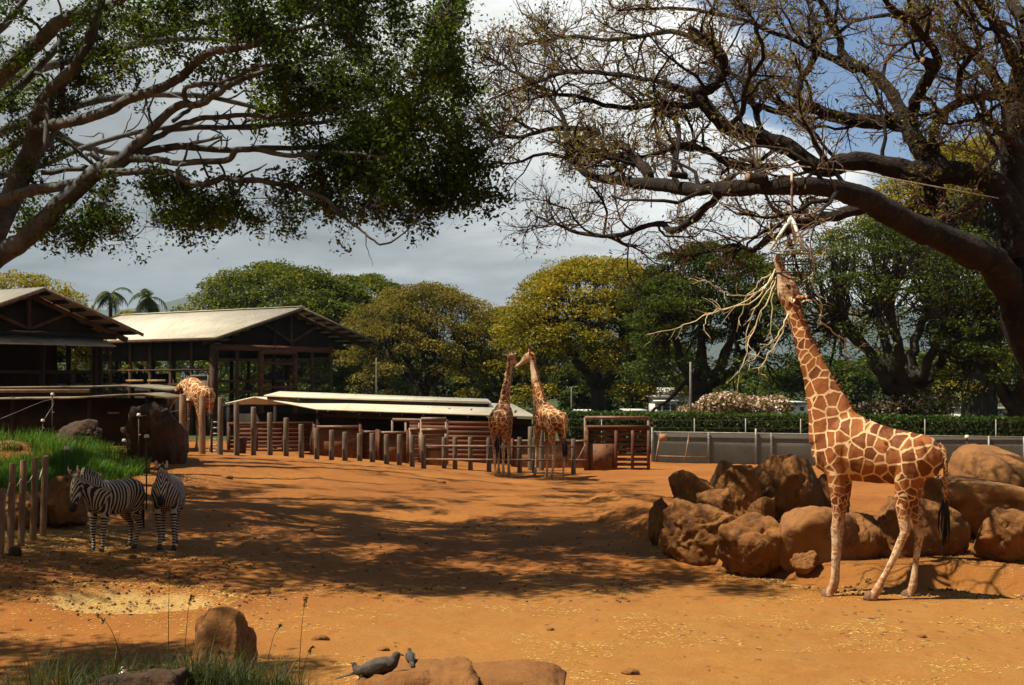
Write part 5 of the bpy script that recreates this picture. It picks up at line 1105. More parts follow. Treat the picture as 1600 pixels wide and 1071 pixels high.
inner = np.stack([rng.normal(5.1, .55, 4200), rng.normal(25.2, .6, 4200)], 1); lf = np.stack([rng.normal(-8.2, 1.3, 6500), rng.normal(24.6, 1.4, 6500)], 1); lf2 = np.stack([rng.normal(-8.4, .8, 2600), rng.normal(31, 2.6, 2600)], 1); pond = np.stack([POND[0] + rng.normal(0, .9, 2600), POND[1] + rng.normal(.2, .75, 2600)], 1); inl = band(1015, 1045, 24.5, 27, 500)
flat_bits('straw', np.vstack([s1, led, inner, lf, lf2, pond, inl]), .042, .006, M['straw'], 'loose yellow straw scattered over the red ground', 'straw')
tw = np.vstack([band(0, 1600, 14.6, 22, 70), band(300, 1000, 20, 27, 220), band(1000, 1600, 17, 20, 60)])
flat_bits('wood_chips', tw, .065, .009, M['dung'], 'dark twigs and chips of bark lying about the yard', 'twigs')
lp_ = np.vstack([band(0, 400, 19.5, 24, 260), band(300, 1000, 20, 30, 260), pond[:160] + rng.normal(0, .2, (160, 2)), led[:300]])
m = len(lp_); z = gmesh_z(lp_[:, 0], lp_[:, 1]); oc = np.array([(1,0,0),(0,1,0),(-1,0,0),(0,-1,0),(0,0,.8),(0,0,-.5)]); V = np.column_stack([lp_, z + .01])[:, None] + oc[None] * rng.uniform(.01, .035, (m, 1, 1)) * rng.uniform(.6, 1.4, (m, 6, 1)); T = np.array([(0,1,4),(1,2,4),(2,3,4),(3,0,4),(1,0,5),(2,1,5),(3,2,5),(0,3,5)])
o = link('soil_crumbs', raw_mesh('soil_crumbs', V.reshape(-1, 3), None, (T[None] + (np.arange(m) * 6)[:, None, None]).reshape(-1, 3)), M['soil_lump'], None, 'stuff'); tag(o, 'crumbs of red earth and dung strewn over the yard', 'soil')
# ------------------------------------------------------------------ animals
def fuse(mb, voxel, it=3, fac=.5):
    """one continuous skin from overlapping closed lofts"""
    me = mb.mesh('tmp'); o = bpy.data.objects.new('tmp', me); COL.objects.link(o)
    r = o.modifiers.new('r', 'REMESH'); r.mode = 'VOXEL'; r.voxel_size = voxel; r.adaptivity = 0
    s = o.modifiers.new('s', 'SMOOTH'); s.factor = fac; s.iterations = it
    dg = bpy.context.evaluated_depsgraph_get(); me2 = bpy.data.meshes.new_from_object(o.evaluated_get(dg)); bpy.data.objects.remove(o); bpy.data.meshes.remove(me)
    me2.materials.clear(); return smooth(me2)
def coords(me):
    a = np.zeros(len(me.vertices) * 3, np.float32); me.vertices.foreach_get('co', a); return a.reshape(-1, 3).astype(float)
def set_vec(me, name, a):
    at = me.attributes.new(name, 'FLOAT_VECTOR', 'POINT'); at.data.foreach_set('vector', np.asarray(a, np.float32).ravel())
def set_f(me, name, a):
    at = me.attributes.new(name, 'FLOAT', 'POINT'); at.data.foreach_set('value', np.asarray(a, np.float32).ravel())
def giraffe_mat():
    m, t, b = new_mat('giraffe_coat')
    at = N(t, 'ShaderNodeAttribute', attribute_name='pat'); pl = N(t, 'ShaderNodeAttribute', attribute_name='pale'); dk = N(t, 'ShaderNodeAttribute', attribute_name='dust'); hd = N(t, 'ShaderNodeAttribute', attribute_name='headm')
    tc = N(t, 'ShaderNodeTexCoord'); wn = N(t, 'ShaderNodeTexNoise'); wn.inputs['Scale'].default_value = 2.2; wn.inputs['Detail'].default_value = 2; t.links.new(at.outputs['Vector'], wn.inputs['Vector'])
    wv = N(t, 'ShaderNodeVectorMath', operation='MULTIPLY_ADD'); t.links.new(wn.outputs['Color'], wv.inputs[0]); wv.inputs[1].default_value = (.20, .20, .20); t.links.new(at.outputs['Vector'], wv.inputs[2])
    vo = N(t, 'ShaderNodeTexVoronoi', feature='DISTANCE_TO_EDGE'); vo.inputs['Scale'].default_value = 1.0; vo.inputs['Randomness'].default_value = .82; t.links.new(wv.outputs[0], vo.inputs['Vector'])
    vc = N(t, 'ShaderNodeTexVoronoi', feature='F1'); vc.inputs['Scale'].default_value = 1.0; vc.inputs['Randomness'].default_value = .82; t.links.new(wv.outputs[0], vc.inputs['Vector'])
    line = maprange(t, vo.outputs['Distance'], .044, .078, 1.0, 0.0)
    sc = N(t, 'ShaderNodeSeparateColor'); t.links.new(vc.outputs['Color'], sc.inputs[0])
    pc = mixc(t, maprange(t, sc.outputs[0], .15, .9), (.125, .033, .009), (.27, .085, .022))
    pc = mixc(t, maprange(t, noise_node(t, tc.outputs['Object'], 5, 5, .65), .4, .7, 0, .4), pc, (.33, .13, .038))
    lc = mixc(t, noise_node(t, tc.outputs['Object'], 6, 3), (.50, .30, .13), (.68, .47, .25))
    c = mixc(t, line, pc, lc)
    ln = maprange(t, noise_node(t, tc.outputs['Object'], 14, 3, .6), .42, .6, .25, 1.0)
    c = mixc(t, math_node(t, 'MULTIPLY', pl.outputs['Fac'], ln), c, (.60, .46, .30))
    c = mixc(t, math_node(t, 'MULTIPLY', dk.outputs['Fac'], .6), c, (.34, .15, .06))
    hn = maprange(t, noise_node(t, tc.outputs['Object'], 22, 3, .6), .42, .58)
    c = mixc(t, hd.outputs['Fac'], c, mixc(t, hn, (.12, .05, .022), (.40, .24, .12)))
    ch = N(t, 'ShaderNodeAttribute', attribute_name='chin'); c = mixc(t, math_node(t, 'MULTIPLY', ch.outputs['Fac'], .8), c, (.48, .35, .22))
    t.links.new(c, b.inputs['Base Color']); b.inputs['Roughness'].default_value = .72; b.inputs['Specular IOR Level'].default_value = .2
    bn = N(t, 'ShaderNodeBump'); bn.inputs['Strength'].default_value = .6; bn.inputs['Distance'].default_value = .03
    t.links.new(math_node(t, 'ADD', noise_node(t, tc.outputs['Object'], 5, 7, .62, .6), math_node(t, 'MULTIPLY', line, .15)), bn.inputs['Height']); t.links.new(bn.outputs[0], b.inputs['Normal'])
    return m
M['giraffe'] = giraffe_mat()
M['mane'] = mk('mane', (.13, .045, .016), (.26, .10, .035), 8, .9)
M['black_hair'] = mk('black_hair', (.008, .006, .005), (.022, .017, .014), 8, .7)
M['eye'] = mk('eye', (.006, .004, .003), (.012, .008, .006), 4, .1, spec=.6)
M['hoof'] = mk('hoof', (.09, .055, .03), (.20, .10, .05), 8, .8)
M['ear_inner'] = mk('ear_inner', (.50, .42, .33), (.66, .58, .48), 6, .9)
def hair_tuft(path, n, length, spread, rng, w=.012):
    """hanging strands along a path"""
    mb = MB(); path = np.asarray(path, float)
    for k in range(n):
        f = rng.uniform(0, .6) * (len(path) - 1.001); p = path[int(f)] + (path[int(f)+1] - path[int(f)]) * (f % 1); e = np.array([rng.normal(0, spread), rng.normal(0, spread), -length * rng.uniform(.5, 1.1)])
        c = np.array([p, p + e * [.9, .9, .4], p + e * [1.1, 1.1, .75], p + e * [.7, .7, 1.0]]); mb.tube(c, [w, w * 1.1, w * .8, w * .2], 4)
    return mb
def giraffe(label, group, px, py, D, rz, s=1.0, neck=None, head=None, legs=None, seed=0, voxel=.022, tail_swing=0.0, fpat=5.6, latc=.62):
    rng = np.random.default_rng(seed); x, y = P(px, py, D)[:2]; z = GM(x, y)
    root = thing('giraffe', label, 'giraffe', (x, y, z), rz, group); root.scale = (s, s, s)
    mb = MB()
    mb.loft([((-.88, 0, 2.06), .12, .16), ((-.80, 0, 2.05), .22, .27), ((-.60, 0, 2.03), .30, .345), ((-.32, 0, 2.03), .335, .385), ((0, 0, 2.06), .35, .42), ((.28, 0, 2.13), .345, .47), ((.52, 0, 2.20), .315, .51), ((.72, 0, 2.27), .25, .46), ((.84, 0, 2.33), .15, .30)], n=20, p=2.2)
    neck = neck or [((.60, 0, 2.32), .24, .42), ((.72, 0, 2.72), .19, .32), ((.88, 0, 3.15), .15, .215), ((1.05, 0, 3.62), .12, .15), ((1.185, 0, 4.0), .10, .12), ((1.28, 0, 4.28), .095, .11)]
    nk = crom([(*q[0], q[1], q[2]) for q in neck], 4); mb.loft([(q[:3], q[3], q[4]) for q in nk], n=18)
    O, f, u = head or ((1.30, 0, 4.34), (.20, 0, .98), (-.98, 0, .20)); O = np.array(O); f = nrm(f); u = nrm(u); lat = np.cross(u, f)
    H = lambda d, up, l=0.0: O + f * d + u * up + lat * l
    mb.loft([(H(-.12, -.01), .085, .10), (H(0, .0), .12, .145), (H(.10, .01), .13, .17), (H(.22, .01), .118, .15), (H(.34, -.01), .082, .105), (H(.47, -.03), .064, .074), (H(.57, -.035), .074, .074), (H(.65, -.04), .072, .066), (H(.70, -.04), .045, .04)], side=lat, n=16)
    for sg in (-1, 1):
        mb.tube(np.array([H(.02, .08, .05 * sg), H(-.01, .20, .06 * sg), H(-.03, .29, .062 * sg), H(-.035, .315, .062 * sg)]), [.034, .026, .032, .024], 10)
        e = [(H(-.02, .05, .09 * sg), .03, .022), (H(-.05, .075, .16 * sg), .055, .022), (H(-.08, .09, .23 * sg), .05, .02), (H(-.10, .09, .30 * sg), .018, .014)]; mb.loft(e, side=f, n=10)
    LG = {'fl': [(.56, .17, 2.15, .20), (.55, .20, 1.72, .150), (.55, .20, 1.45, .112), (.56, .19, 1.15, .082), (.575, .19, .97, .083), (.575, .19, .88, .074), (.58, .19, .6, .054), (.59, .19, .3, .052), (.60, .19, .17, .066), (.62, .19, .10, .062), (.65, .19, .03, .078), (.655, .19, .0, .085)]}
    LG['fr'] = [(a, -b_, c, d) for a, b_, c, d in LG['fl']]
    LG['hl'] = [(-.52, .17, 2.12, .24), (-.46, .19, 1.78, .21), (-.46, .19, 1.5, .145), (-.53, .18, 1.25, .098), (-.61, .18, 1.03, .086), (-.615, .18, .92, .072), (-.60, .18, .6, .055), (-.58, .18, .3, .052), (-.57, .18, .17, .064), (-.55, .18, .10, .06), (-.52, .18, .03, .078), (-.515, .18, .0, .084)]
    LG['hr'] = [(a, -b_, c, d) for a, b_, c, d in LG['hl']]
    for k, sh in (legs or {}).items():     # shift of the lower leg: (hock dx, foot dx, foot dy)
        L = []
        for a, b_, c, d in LG[k]:
            t1 = smoothstep(1.75, .98, c) if c > .98 else 1.0; t2 = np.clip((.98 - c) / .98, 0, 1)
            L.append((a + sh[0] * float(t1) + (sh[1] - sh[0]) * float(t2), b_ + sh[2] * float(smoothstep(1.9, .0, c)), c, d))
        LG[k] = L
    for k, L in LG.items():
        q = crom(np.array(L), 3); mb.loft([((a, b_, c), d * (.86 if c > .3 else 1), d) for a, b_, c, d in q], side=(0, 1, 0), n=12)
    # soft muscle masses
    for sg in (-1, 1):
        mb.loft([((.50, .24 * sg, 2.45), .05, .10), ((.55, .26 * sg, 2.2), .11, .17), ((.58, .24 * sg, 1.9), .10, .15), ((.57, .21 * sg, 1.65), .06, .09)], n=10)
        mb.loft([((-.55, .24 * sg, 2.3), .05, .12), ((-.52, .26 * sg, 2.05), .12, .24), ((-.47, .25 * sg, 1.8), .10, .2), ((-.45, .21 * sg, 1.6), .05, .1)], n=10)
    me = fuse(mb, voxel, 5); c = coords(me); nn = np.zeros(len(c) * 3, np.float32); me.vertices.foreach_get('normal', nn); fold = fbm(c * np.array([1.6, 1.0, .55]) + seed * 5, 3.2, 3); c2_ = c + nn.reshape(-1, 3) * (fold * .016)[:, None]; me.vertices.foreach_set('co', c2_.astype(np.float32).ravel()); me.update()
    zz = np.linspace(-.2, 6, 400); sc_ = 1 + 1.25 * (1 - smoothstep(1.0, 1.85, zz)) + (.55 * smoothstep(2.9, 4.1, zz) if neck[-1][0][2] > 3 else 0); zi = np.cumsum(sc_) * (zz[1] - zz[0]); zi -= np.interp(2.0, zz, zi); sv = np.interp(c[:, 2], zz, sc_)
    xl = np.where(c[:, 0] > 0, .57, -.5); fp = fpat
    hm = smoothstep(-.04, .12, (c - O) @ f) * (np.linalg.norm(c - O, axis=1) < .85)
    pat = np.stack([(xl + (c[:, 0] - xl) * sv) * fp, c[:, 1] * np.where(sv > 1.02, latc + (1 - latc) * np.clip((sv - 1) * 1.5, 0, 1), latc) * sv * fp + seed * 3.7, np.interp(c[:, 2], zz, zi) * fp * .92 + seed], 1)
    set_f(me, 'chin', smoothstep(.0, -.07, (c - O) @ u + .02) * smoothstep(.0, .1, (c - O) @ f) * (np.linalg.norm(c - O, axis=1) < .85))
    set_vec(me, 'pat', pat); set_f(me, 'pale', (1 - smoothstep(.75, 1.35, c[:, 2])) * .95); set_f(me, 'dust', 1 - smoothstep(.08, .5, c[:, 2])); set_f(me, 'headm', hm)
    link('body', me, M['giraffe'], root)
    for sg in (-1, 1):
        ey = MB(); th = H(.20, .055, .118 * sg); ey.tube([th - lat * sg * .012, th + lat * sg * .008, th + lat * sg * .018], [.024, .024, .010], 10); ey.obj('eye', M['eye'], root, True)
        no_ = MB(); th = H(.64, .0, .055 * sg); no_.tube([th, th + u * .012 + lat * sg * .012], [.016, .008], 8); no_.obj('nostril', M['black_hair'], root, True)
        ei = MB(); ei.loft([(H(-.045, .085, .13 * sg) + f * .024, .024, .006), (H(-.075, .095, .19 * sg) + f * .026, .036, .006), (H(-.10, .095, .26 * sg) + f * .02, .014, .004)], side=u, n=8); ei.obj('inner_ear', M['ear_inner'], root, True)
        oc = MB(); oc.tube([H(-.028, .285, .062 * sg), H(-.034, .315, .062 * sg), H(-.036, .335, .062 * sg)], [.034, .036, .02], 10); oc.obj('ossicone_tip', M['black_hair'], root, True)
    # mane: a short stiff crest down the back of the neck
    t = nrm(np.gradient(nk[:, :3], axis=0)); dn = np.cross(t, np.array([0, 1.0, 0])); sgn = np.sign((dn @ u).mean() if abs((dn @ u).mean()) > .05 else 1); 
    if (dn[len(dn) // 2] @ np.array([-1, 0, .6])) < 0: dn = -dn
    mn = MB()
    for k in range(260):
        q = rng.uniform(.12, .999) * (len(nk) - 1.001); i = int(q); g_ = q - i; p = nk[i, :3] * (1 - g_) + nk[i+1, :3] * g_; bb = nk[i, 4] * (1 - g_) + nk[i+1, 4] * g_; d_ = dn[i]; b0 = p + d_ * (bb - .035) + np.array([0, rng.normal(0, .012), 0]); e = b0 + d_ * rng.uniform(.05, .075) + t[i] * rng.uniform(-.03, .05) + np.array([0, rng.normal(0, .01), 0]); wv = t[i] * .022
        mn.add([b0 - wv + [0, .008, 0], b0 + wv + [0, .008, 0], e, b0 - wv - [0, .008, 0], b0 + wv - [0, .008, 0]], None, [(0, 1, 2), (4, 3, 2), (1, 4, 2), (3, 0, 2)])
    mn.obj('mane', M['mane'], root)
    tl = crom([(-.84, 0, 2.22), (-.93, tail_swing * .3, 2.1), (-.95, tail_swing * .7, 1.75), (-.94, tail_swing, 1.35)], 5); tm = MB(); tm.tube(tl, np.linspace(.05, .02, len(tl)), 8); tme = smooth(tm.mesh('tail')); c = coords(tme)
    set_vec(tme, 'pat', c * 14); set_f(tme, 'pale', np.zeros(len(c))); set_f(tme, 'dust', np.zeros(len(c))); set_f(tme, 'headm', np.zeros(len(c))); link('tail', tme, M['giraffe'], root)
    hair_tuft([tl[-4], tl[-1], tl[-1] + [0, 0, -.15]], 34, .70, .035, rng, .014).obj('tail_tuft', M['black_hair'], root, True)
    for k in LG:
        a, b_, c_, d = LG[k][-2]; hf = MB(); hf.loft([((a - .02, b_, .075), .058, .062), ((a + .015, b_, .04), .074, .082), ((a + .03, b_, .005), .082, .098), ((a + .03, b_, -.015), .08, .095)], n=12); hf.obj('hoof', M['hoof'], root, True)
    return root
giraffe('tall giraffe stretching its neck up to the hanging feeder', None, 1372, 938, 20.62, rad(155), 1.0, seed=3, voxel=.017, fpat=5.5, latc=.09,
        legs={'hl': (.20, .58, .03), 'hr': (.06, .12, 0), 'fl': (-.01, .02, 0), 'fr': (.03, .06, 0)}, tail_swing=.05)
up_neck = [((.60, 0, 2.32), .24, .42), ((.74, 0, 2.72), .19, .33), ((.88, 0, 3.15), .155, .24), ((1.0, 0, 3.58), .125, .18), ((1.08, 0, 3.95), .105, .14), ((1.12, 0, 4.22), .10, .12)]
def bent(nkl, dy):
    return [((a, dy * ((c - 2.3) / 2.0) ** 1.2 if c > 2.3 else 0, c), p, q) for (a, b_, c), p, q in nkl]
giraffe('dark-patched giraffe standing with its back turned, neck in shade, at the rail fence', None, 783, 746, 47.4, rad(82), .93, bent(up_neck, -.18), ((1.13, -.18, 4.28), (.90, -.25, -.35), (.35, 0, .94)), {'hr': (0, .05, .02), 'hl': (0, -.06, -.06), 'fl': (0, .05, 0)}, seed=5, voxel=.03)
giraffe('sunlit-necked giraffe with its back turned and neck bent towards its companion', None, 860, 751, 46.8, rad(118), .95, bent(up_neck, .12), ((1.14, .14, 4.27), (.62, .55, -.5), (.4, .1, .9)), {'hl': (0, .10, .03), 'fl': (0, .10, .04), 'fr': (0, -.02, 0)}, seed=7, voxel=.03, tail_swing=-.04)
low_neck = [((.60, 0, 2.30), .24, .40), ((.92, 0, 2.38), .19, .30), ((1.28, 0, 2.40), .155, .22), ((1.65, 0, 2.34), .125, .17), ((1.98, 0, 2.20), .105, .135), ((2.22, 0, 2.05), .10, .12)]
giraffe('golden-brown browsing giraffe behind two timber posts with its neck held low', None, 311, 704, 48.4, rad(126), .94, low_neck, ((2.27, 0, 2.01), (.72, 0, -.70), (.70, 0, .72)), {'hl': (0, .06, 0), 'fr': (0, .06, 0)}, seed=9, voxel=.03)

def zebra_mat():
    m, t, b = new_mat('zebra_coat')
    st = N(t, 'ShaderNodeAttribute', attribute_name='stripe'); bl = N(t, 'ShaderNodeAttribute', attribute_name='belly'); mz = N(t, 'ShaderNodeAttribute', attribute_name='muzzle'); tc = N(t, 'ShaderNodeTexCoord')
    ph = math_node(t, 'ADD', st.outputs['Fac'], math_node(t, 'MULTIPLY', noise_node(t, tc.outputs['Object'], 3.2, 3, .5), 1.1))
    s = math_node(t, 'SINE', math_node(t, 'MULTIPLY', ph, 6.2832))
    f = maprange(t, s, .0, .32)
    w = mixc(t, noise_node(t, tc.outputs['Object'], 5, 4), (.34, .25, .16), (.58, .48, .36)); k = mixc(t, noise_node(t, tc.outputs['Object'], 7, 3), (.010, .008, .007), (.035, .022, .016))
    c = mixc(t, f, k, w); c = mixc(t, bl.outputs['Fac'], c, (.40, .29, .19)); c = mixc(t, mz.outputs['Fac'], c, (.014, .010, .009))
    t.links.new(c, b.inputs['Base Color']); b.inputs['Roughness'].default_value = .75
    bn = N(t, 'ShaderNodeBump'); bn.inputs['Strength'].default_value = .2; bn.inputs['Distance'].default_value = .01; t.links.new(noise_node(t, tc.outputs['Object'], 14, 5, .6), bn.inputs['Height']); t.links.new(bn.outputs[0], b.inputs['Normal'])
    return m
M['zebra'] = zebra_mat()
def zebra(label, px, py, D, rz, s, neck, head, legs, seed):
    rng = np.random.default_rng(seed); x, y = P(px, py, D)[:2]; z = GM(x, y); root = thing('zebra', label, 'zebra', (x, y, z), rz, None); root.scale = (s, s, s); mb = MB()
    mb.loft([((-.68, 0, 1.0), .08, .12), ((-.61, 0, .99), .19, .235), ((-.42, 0, .98), .265, .295), ((-.12, 0, .95), .29, .315), ((.18, 0, .95), .28, .32), ((.42, 0, .98), .245, .30), ((.58, 0, 1.0), .18, .24), ((.67, 0, 1.0), .09, .13)], n=20, p=2.2)
    nk = crom([(*q[0], q[1], q[2]) for q in neck], 4); mb.loft([(q[:3], q[3], q[4]) for q in nk], n=16)
    O, f, u = head; O = np.array(O); f = nrm(f); u = nrm(np.array(u) - f * np.dot(u, f)); lat = np.cross(u, f); H = lambda d, up, l=0.: O + f * d + u * up + lat * l
    mb.loft([(H(-.08, -.02), .075, .12), (H(.02, -.01), .09, .135), (H(.14, -.01), .10, .135), (H(.28, -.01), .085, .105), (H(.42, 0), .062, .075), (H(.52, -.005), .066, .072), (H(.575, -.01), .052, .055)], side=lat, n=16)
    for sg in (-1, 1): mb.loft([(H(-.03, .08, .05 * sg), .024, .022), (H(-.08, .13, .075 * sg), .042, .02), (H(-.13, .18, .09 * sg), .040, .018), (H(-.17, .215, .095 * sg), .014, .012)], side=lat + f * .3, n=10)
    LG = {'fl': [(.42, .12, 1.0, .15), (.40, .14, .76, .105), (.41, .135, .60, .078), (.43, .13, .44, .058), (.435, .13, .38, .054), (.435, .13, .24, .036), (.44, .13, .12, .042), (.455, .13, .07, .040), (.475, .13, .0, .055)],
          'hl': [(-.44, .12, 1.0, .20), (-.40, .145, .78, .165), (-.44, .14, .62, .11), (-.53, .13, .50, .068), (-.58, .13, .42, .056), (-.575, .13, .34, .048), (-.55, .13, .22, .037), (-.53, .13, .12, .043), (-.51, .13, .07, .04), (-.49, .13, .0, .055)]}
    LG['fr'] = [(a, -b_, c, d) for a, b_, c, d in LG['fl']]; LG['hr'] = [(a, -b_, c, d) for a, b_, c, d in LG['hl']]
    for k, sh in legs.items(): LG[k] = [(a + sh[0] * float(smoothstep(.75, .0, c)), b_ + sh[1] * float(smoothstep(.75, .0, c)), c, d) for a, b_, c, d in LG[k]]
    for k, L in LG.items():
        q = crom(np.array(L), 3); mb.loft([((a, b_, c), d * .85, d) for a, b_, c, d in q], n=12)
    for sg in (-1, 1): mb.loft([((-.46, .17 * sg, 1.12), .04, .1), ((-.44, .18 * sg, .98), .10, .17), ((-.41, .17 * sg, .82), .08, .14)], n=10)
    me = fuse(mb, .0125, 4); c = coords(me); X, Y, Z = c.T
    K = 12.5; th = np.arctan2(-(X + .05), np.maximum(Z - .42, .02)); st = np.where(X > -.05, X * K, -th * .62 * K)
    no = nk[2, :3]; nd = nrm(nk[-1, :3] - nk[0, :3]); sn = (no[0] * K) + ((c - no) @ nd) * 15.0; wn = smoothstep(-.02, .14, (c - nk[0, :3]) @ nd) * smoothstep(.75, .9, Z); wn = np.where(X > .35, wn, 0)
    st = st * (1 - wn) + sn * wn
    xl = np.where(X > 0, .42, -.42); tl_ = np.where(xl > 0, .42 * K, -np.arctan2(.37, .3) * .62 * K); sl = tl_ + (.66 - Z) * 20; wl = 1 - smoothstep(.52, .76, Z); wl = wl * (1 - wn); st = st * (1 - wl) + sl * wl
    hd = (c - O) @ f; wh = smoothstep(-.02, .05, hd) * (np.linalg.norm(c - O, axis=1) < .68); sh_ = hd * 9 + np.abs((c - O) @ lat) * 26; st = st * (1 - wh) + (sh_ + 3) * wh
    set_f(me, 'stripe', st); set_f(me, 'belly', smoothstep(.70, .64, Z) * smoothstep(.16, .05, np.abs(Y)) * (np.abs(X) < .38)); set_f(me, 'muzzle', np.maximum(smoothstep(.40, .47, hd) * wh, smoothstep(.07, .04, Z)))
    link('body', me, M['zebra'], root)
    for sg in (-1, 1):
        ey = MB(); th_ = H(.13, .045, .092 * sg); ey.tube([th_ - lat * sg * .01, th_ + lat * sg * .006, th_ + lat * sg * .013], [.017, .017, .007], 10); ey.obj('eye', M['eye'], root, True)
        ei = MB(); ei.loft([(H(-.075, .135, .078 * sg) + f * .02, .022, .005), (H(-.12, .18, .09 * sg) + f * .018, .024, .005), (H(-.15, .205, .094 * sg) + f * .012, .01, .004)], side=lat, n=8); ei.obj('inner_ear', M['ear_inner'], root, True)
    t = nrm(np.gradient(nk[:, :3], axis=0)); dn = np.cross(t, np.array([0, 1., 0])); dn = dn * np.sign(dn[:, 2:3] + 1e-6); mn = MB(); sa = []
    for k in range(420):
        q = rng.uniform(.05, .999) * (len(nk) - 1.001); i = int(q); g_ = q - i; p = nk[i, :3] * (1 - g_) + nk[i+1, :3] * g_; bb = nk[i, 4]; b0 = p + dn[i] * (bb - .02) + np.array([0, rng.normal(0, .012), 0]); e = b0 + dn[i] * rng.uniform(.08, .12) + np.array([0, rng.normal(0, .008), 0]) + t[i] * rng.uniform(-.01, .03); wv = t[i] * .012
        mn.add([b0 - wv + [0, .006, 0], b0 + wv + [0, .006, 0], e, b0 - wv - [0, .006, 0], b0 + wv - [0, .006, 0]], None, [(0, 1, 2), (4, 3, 2), (1, 4, 2), (3, 0, 2)])
    mme = mn.mesh('mane'); c2 = coords(mme); set_f(mme, 'stripe', no[0] * K + ((c2 - no) @ nd) * 15.0); set_f(mme, 'belly', np.zeros(len(c2))); set_f(mme, 'muzzle', np.zeros(len(c2))); link('mane', mme, M['zebra'], root)
    tl = crom([(-.64, 0, 1.12), (-.72, 0, 1.02), (-.76, .02, .8), (-.74, .03, .62)], 4); tm = MB(); tm.tube(tl, np.linspace(.03, .014, len(tl)), 8); tme = smooth(tm.mesh('tail')); c2 = coords(tme); set_f(tme, 'stripe', c2[:, 2] * 16); set_f(tme, 'belly', np.zeros(len(c2))); set_f(tme, 'muzzle', np.zeros(len(c2))); link('tail', tme, M['zebra'], root)
    hair_tuft([tl[-3], tl[-1], tl[-1] + [0, 0, -.08]], 26, .34, .02, rng, .008).obj('tail_tuft', M['black_hair'], root, True)
    for k in LG:
        a, b_, c_, d = LG[k][-1]; hf = MB(); hf.loft([((a - .012, b_, .055), .042, .046), ((a + .006, b_, .03), .048, .054), ((a + .012, b_, -.006), .055, .064)], n=12); hf.obj('hoof', M['black_rod'], root, True)
    return root
zn1 = [((.46, 0, 1.05), .17, .27), ((.64, .01, 1.15), .135, .225), ((.80, .02, 1.25), .105, .185), ((.93, .03, 1.31), .09, .15)]
zebra('zebra turned half sideways with lowered head next to the thin rod', 179, 860, 24.3, rad(245), .95, zn1, ((.97, .03, 1.33), (.36, .10, -.93), (.93, .1, .36)), {'fl': (.02, 0), 'fr': (-.05, 0), 'hl': (.10, 0), 'hr': (-.06, 0)}, 1)
zebra('zebra facing straight out with both ears up, its tail swishing', 262, 848, 25.0, rad(279), .98, [((.46, 0, 1.05), .17, .27), ((.62, -.01, 1.16), .135, .22), ((.76, -.02, 1.27), .105, .18), ((.88, -.03, 1.33), .09, .145)], ((.92, -.03, 1.34), (.50, .02, -.86), (.86, .05, .50)), {'fl': (.06, .02), 'fr': (-.03, .03), 'hl': (.12, -.01), 'hr': (-.06, 0)}, 2)

# doves on the near rock
M['dove'] = mk('dove', (.04, .032, .026), (.085, .07, .058), 30, .8, .3, 80)
def surf_z(x, y):
    dg = bpy.context.evaluated_depsgraph_get(); hit, loc, *_ = SC.ray_cast(dg, Vector((x, y, 2.5)), Vector((0, 0, -1))); return loc.z if hit else GM(x, y)
bpy.context.view_layer.update()
def dove(label, px, D, rz, s):
    x = P(px, 0, D)[0]; z = surf_z(x, D) - .035 * s; r = thing('dove', label, 'bird', (x, D, z), rz); r.scale = (s, s, s); zo = .055
    mb = MB(); mb.loft([((-.12, 0, .045), .022, .014), ((-.07, 0, .06), .042, .036), ((-.01, 0, .075), .052, .05), ((.05, 0, .088), .046, .048), ((.08, 0, .105), .032, .036), ((.092, 0, .125), .024, .025), ((.10, 0, .142), .024, .024), ((.11, 0, .152), .017, .016)], n=14)
    me = fuse(mb, .006, 3); link('body', me, M['dove'], r)
    tl = MB(); tl.loft([((-.08, 0, .055), .03, .010), ((-.16, 0, .03), .030, .007), ((-.24, 0, .004), .026, .004)], n=10); tl.obj('tail', M['dove'], r, True)
    for sg in (-1, 1):
        wg = MB(); wg.loft([((.05, .046 * sg, .09), .006, .022), ((0, .053 * sg, .08), .008, .034), ((-.07, .045 * sg, .06), .007, .026), ((-.14, .025 * sg, .04), .004, .008)], n=10); wg.obj('wing', M['dove'], r, True)
        MB().tube([(.02, .018 * sg, .04), (.022, .018 * sg, .002), (.04, .018 * sg, -.004)], [.005, .004, .003], 6).obj('leg', M['pipe'], r)
        MB().tube([(.112, .018 * sg, .149), (.112, .021 * sg, .149)], [.004, .003], 6).obj('eye', M['eye'], r)
    MB().tube([(.118, 0, .147), (.135, 0, .142), (.142, 0, .138)], [.006, .004, .0015], 6).obj('beak', M['black_rod'], r, True)
dove('grey-brown dove resting on the brown rock with long tail pointing down', 592, 8.2, rad(-8), 1.05)
dove('pale dove standing behind the long tail of the resting dove', 566, 8.42, rad(150), .62)
dove('tiny dark dove behind the crest of the brown rock', 641, 8.45, rad(100), .5)

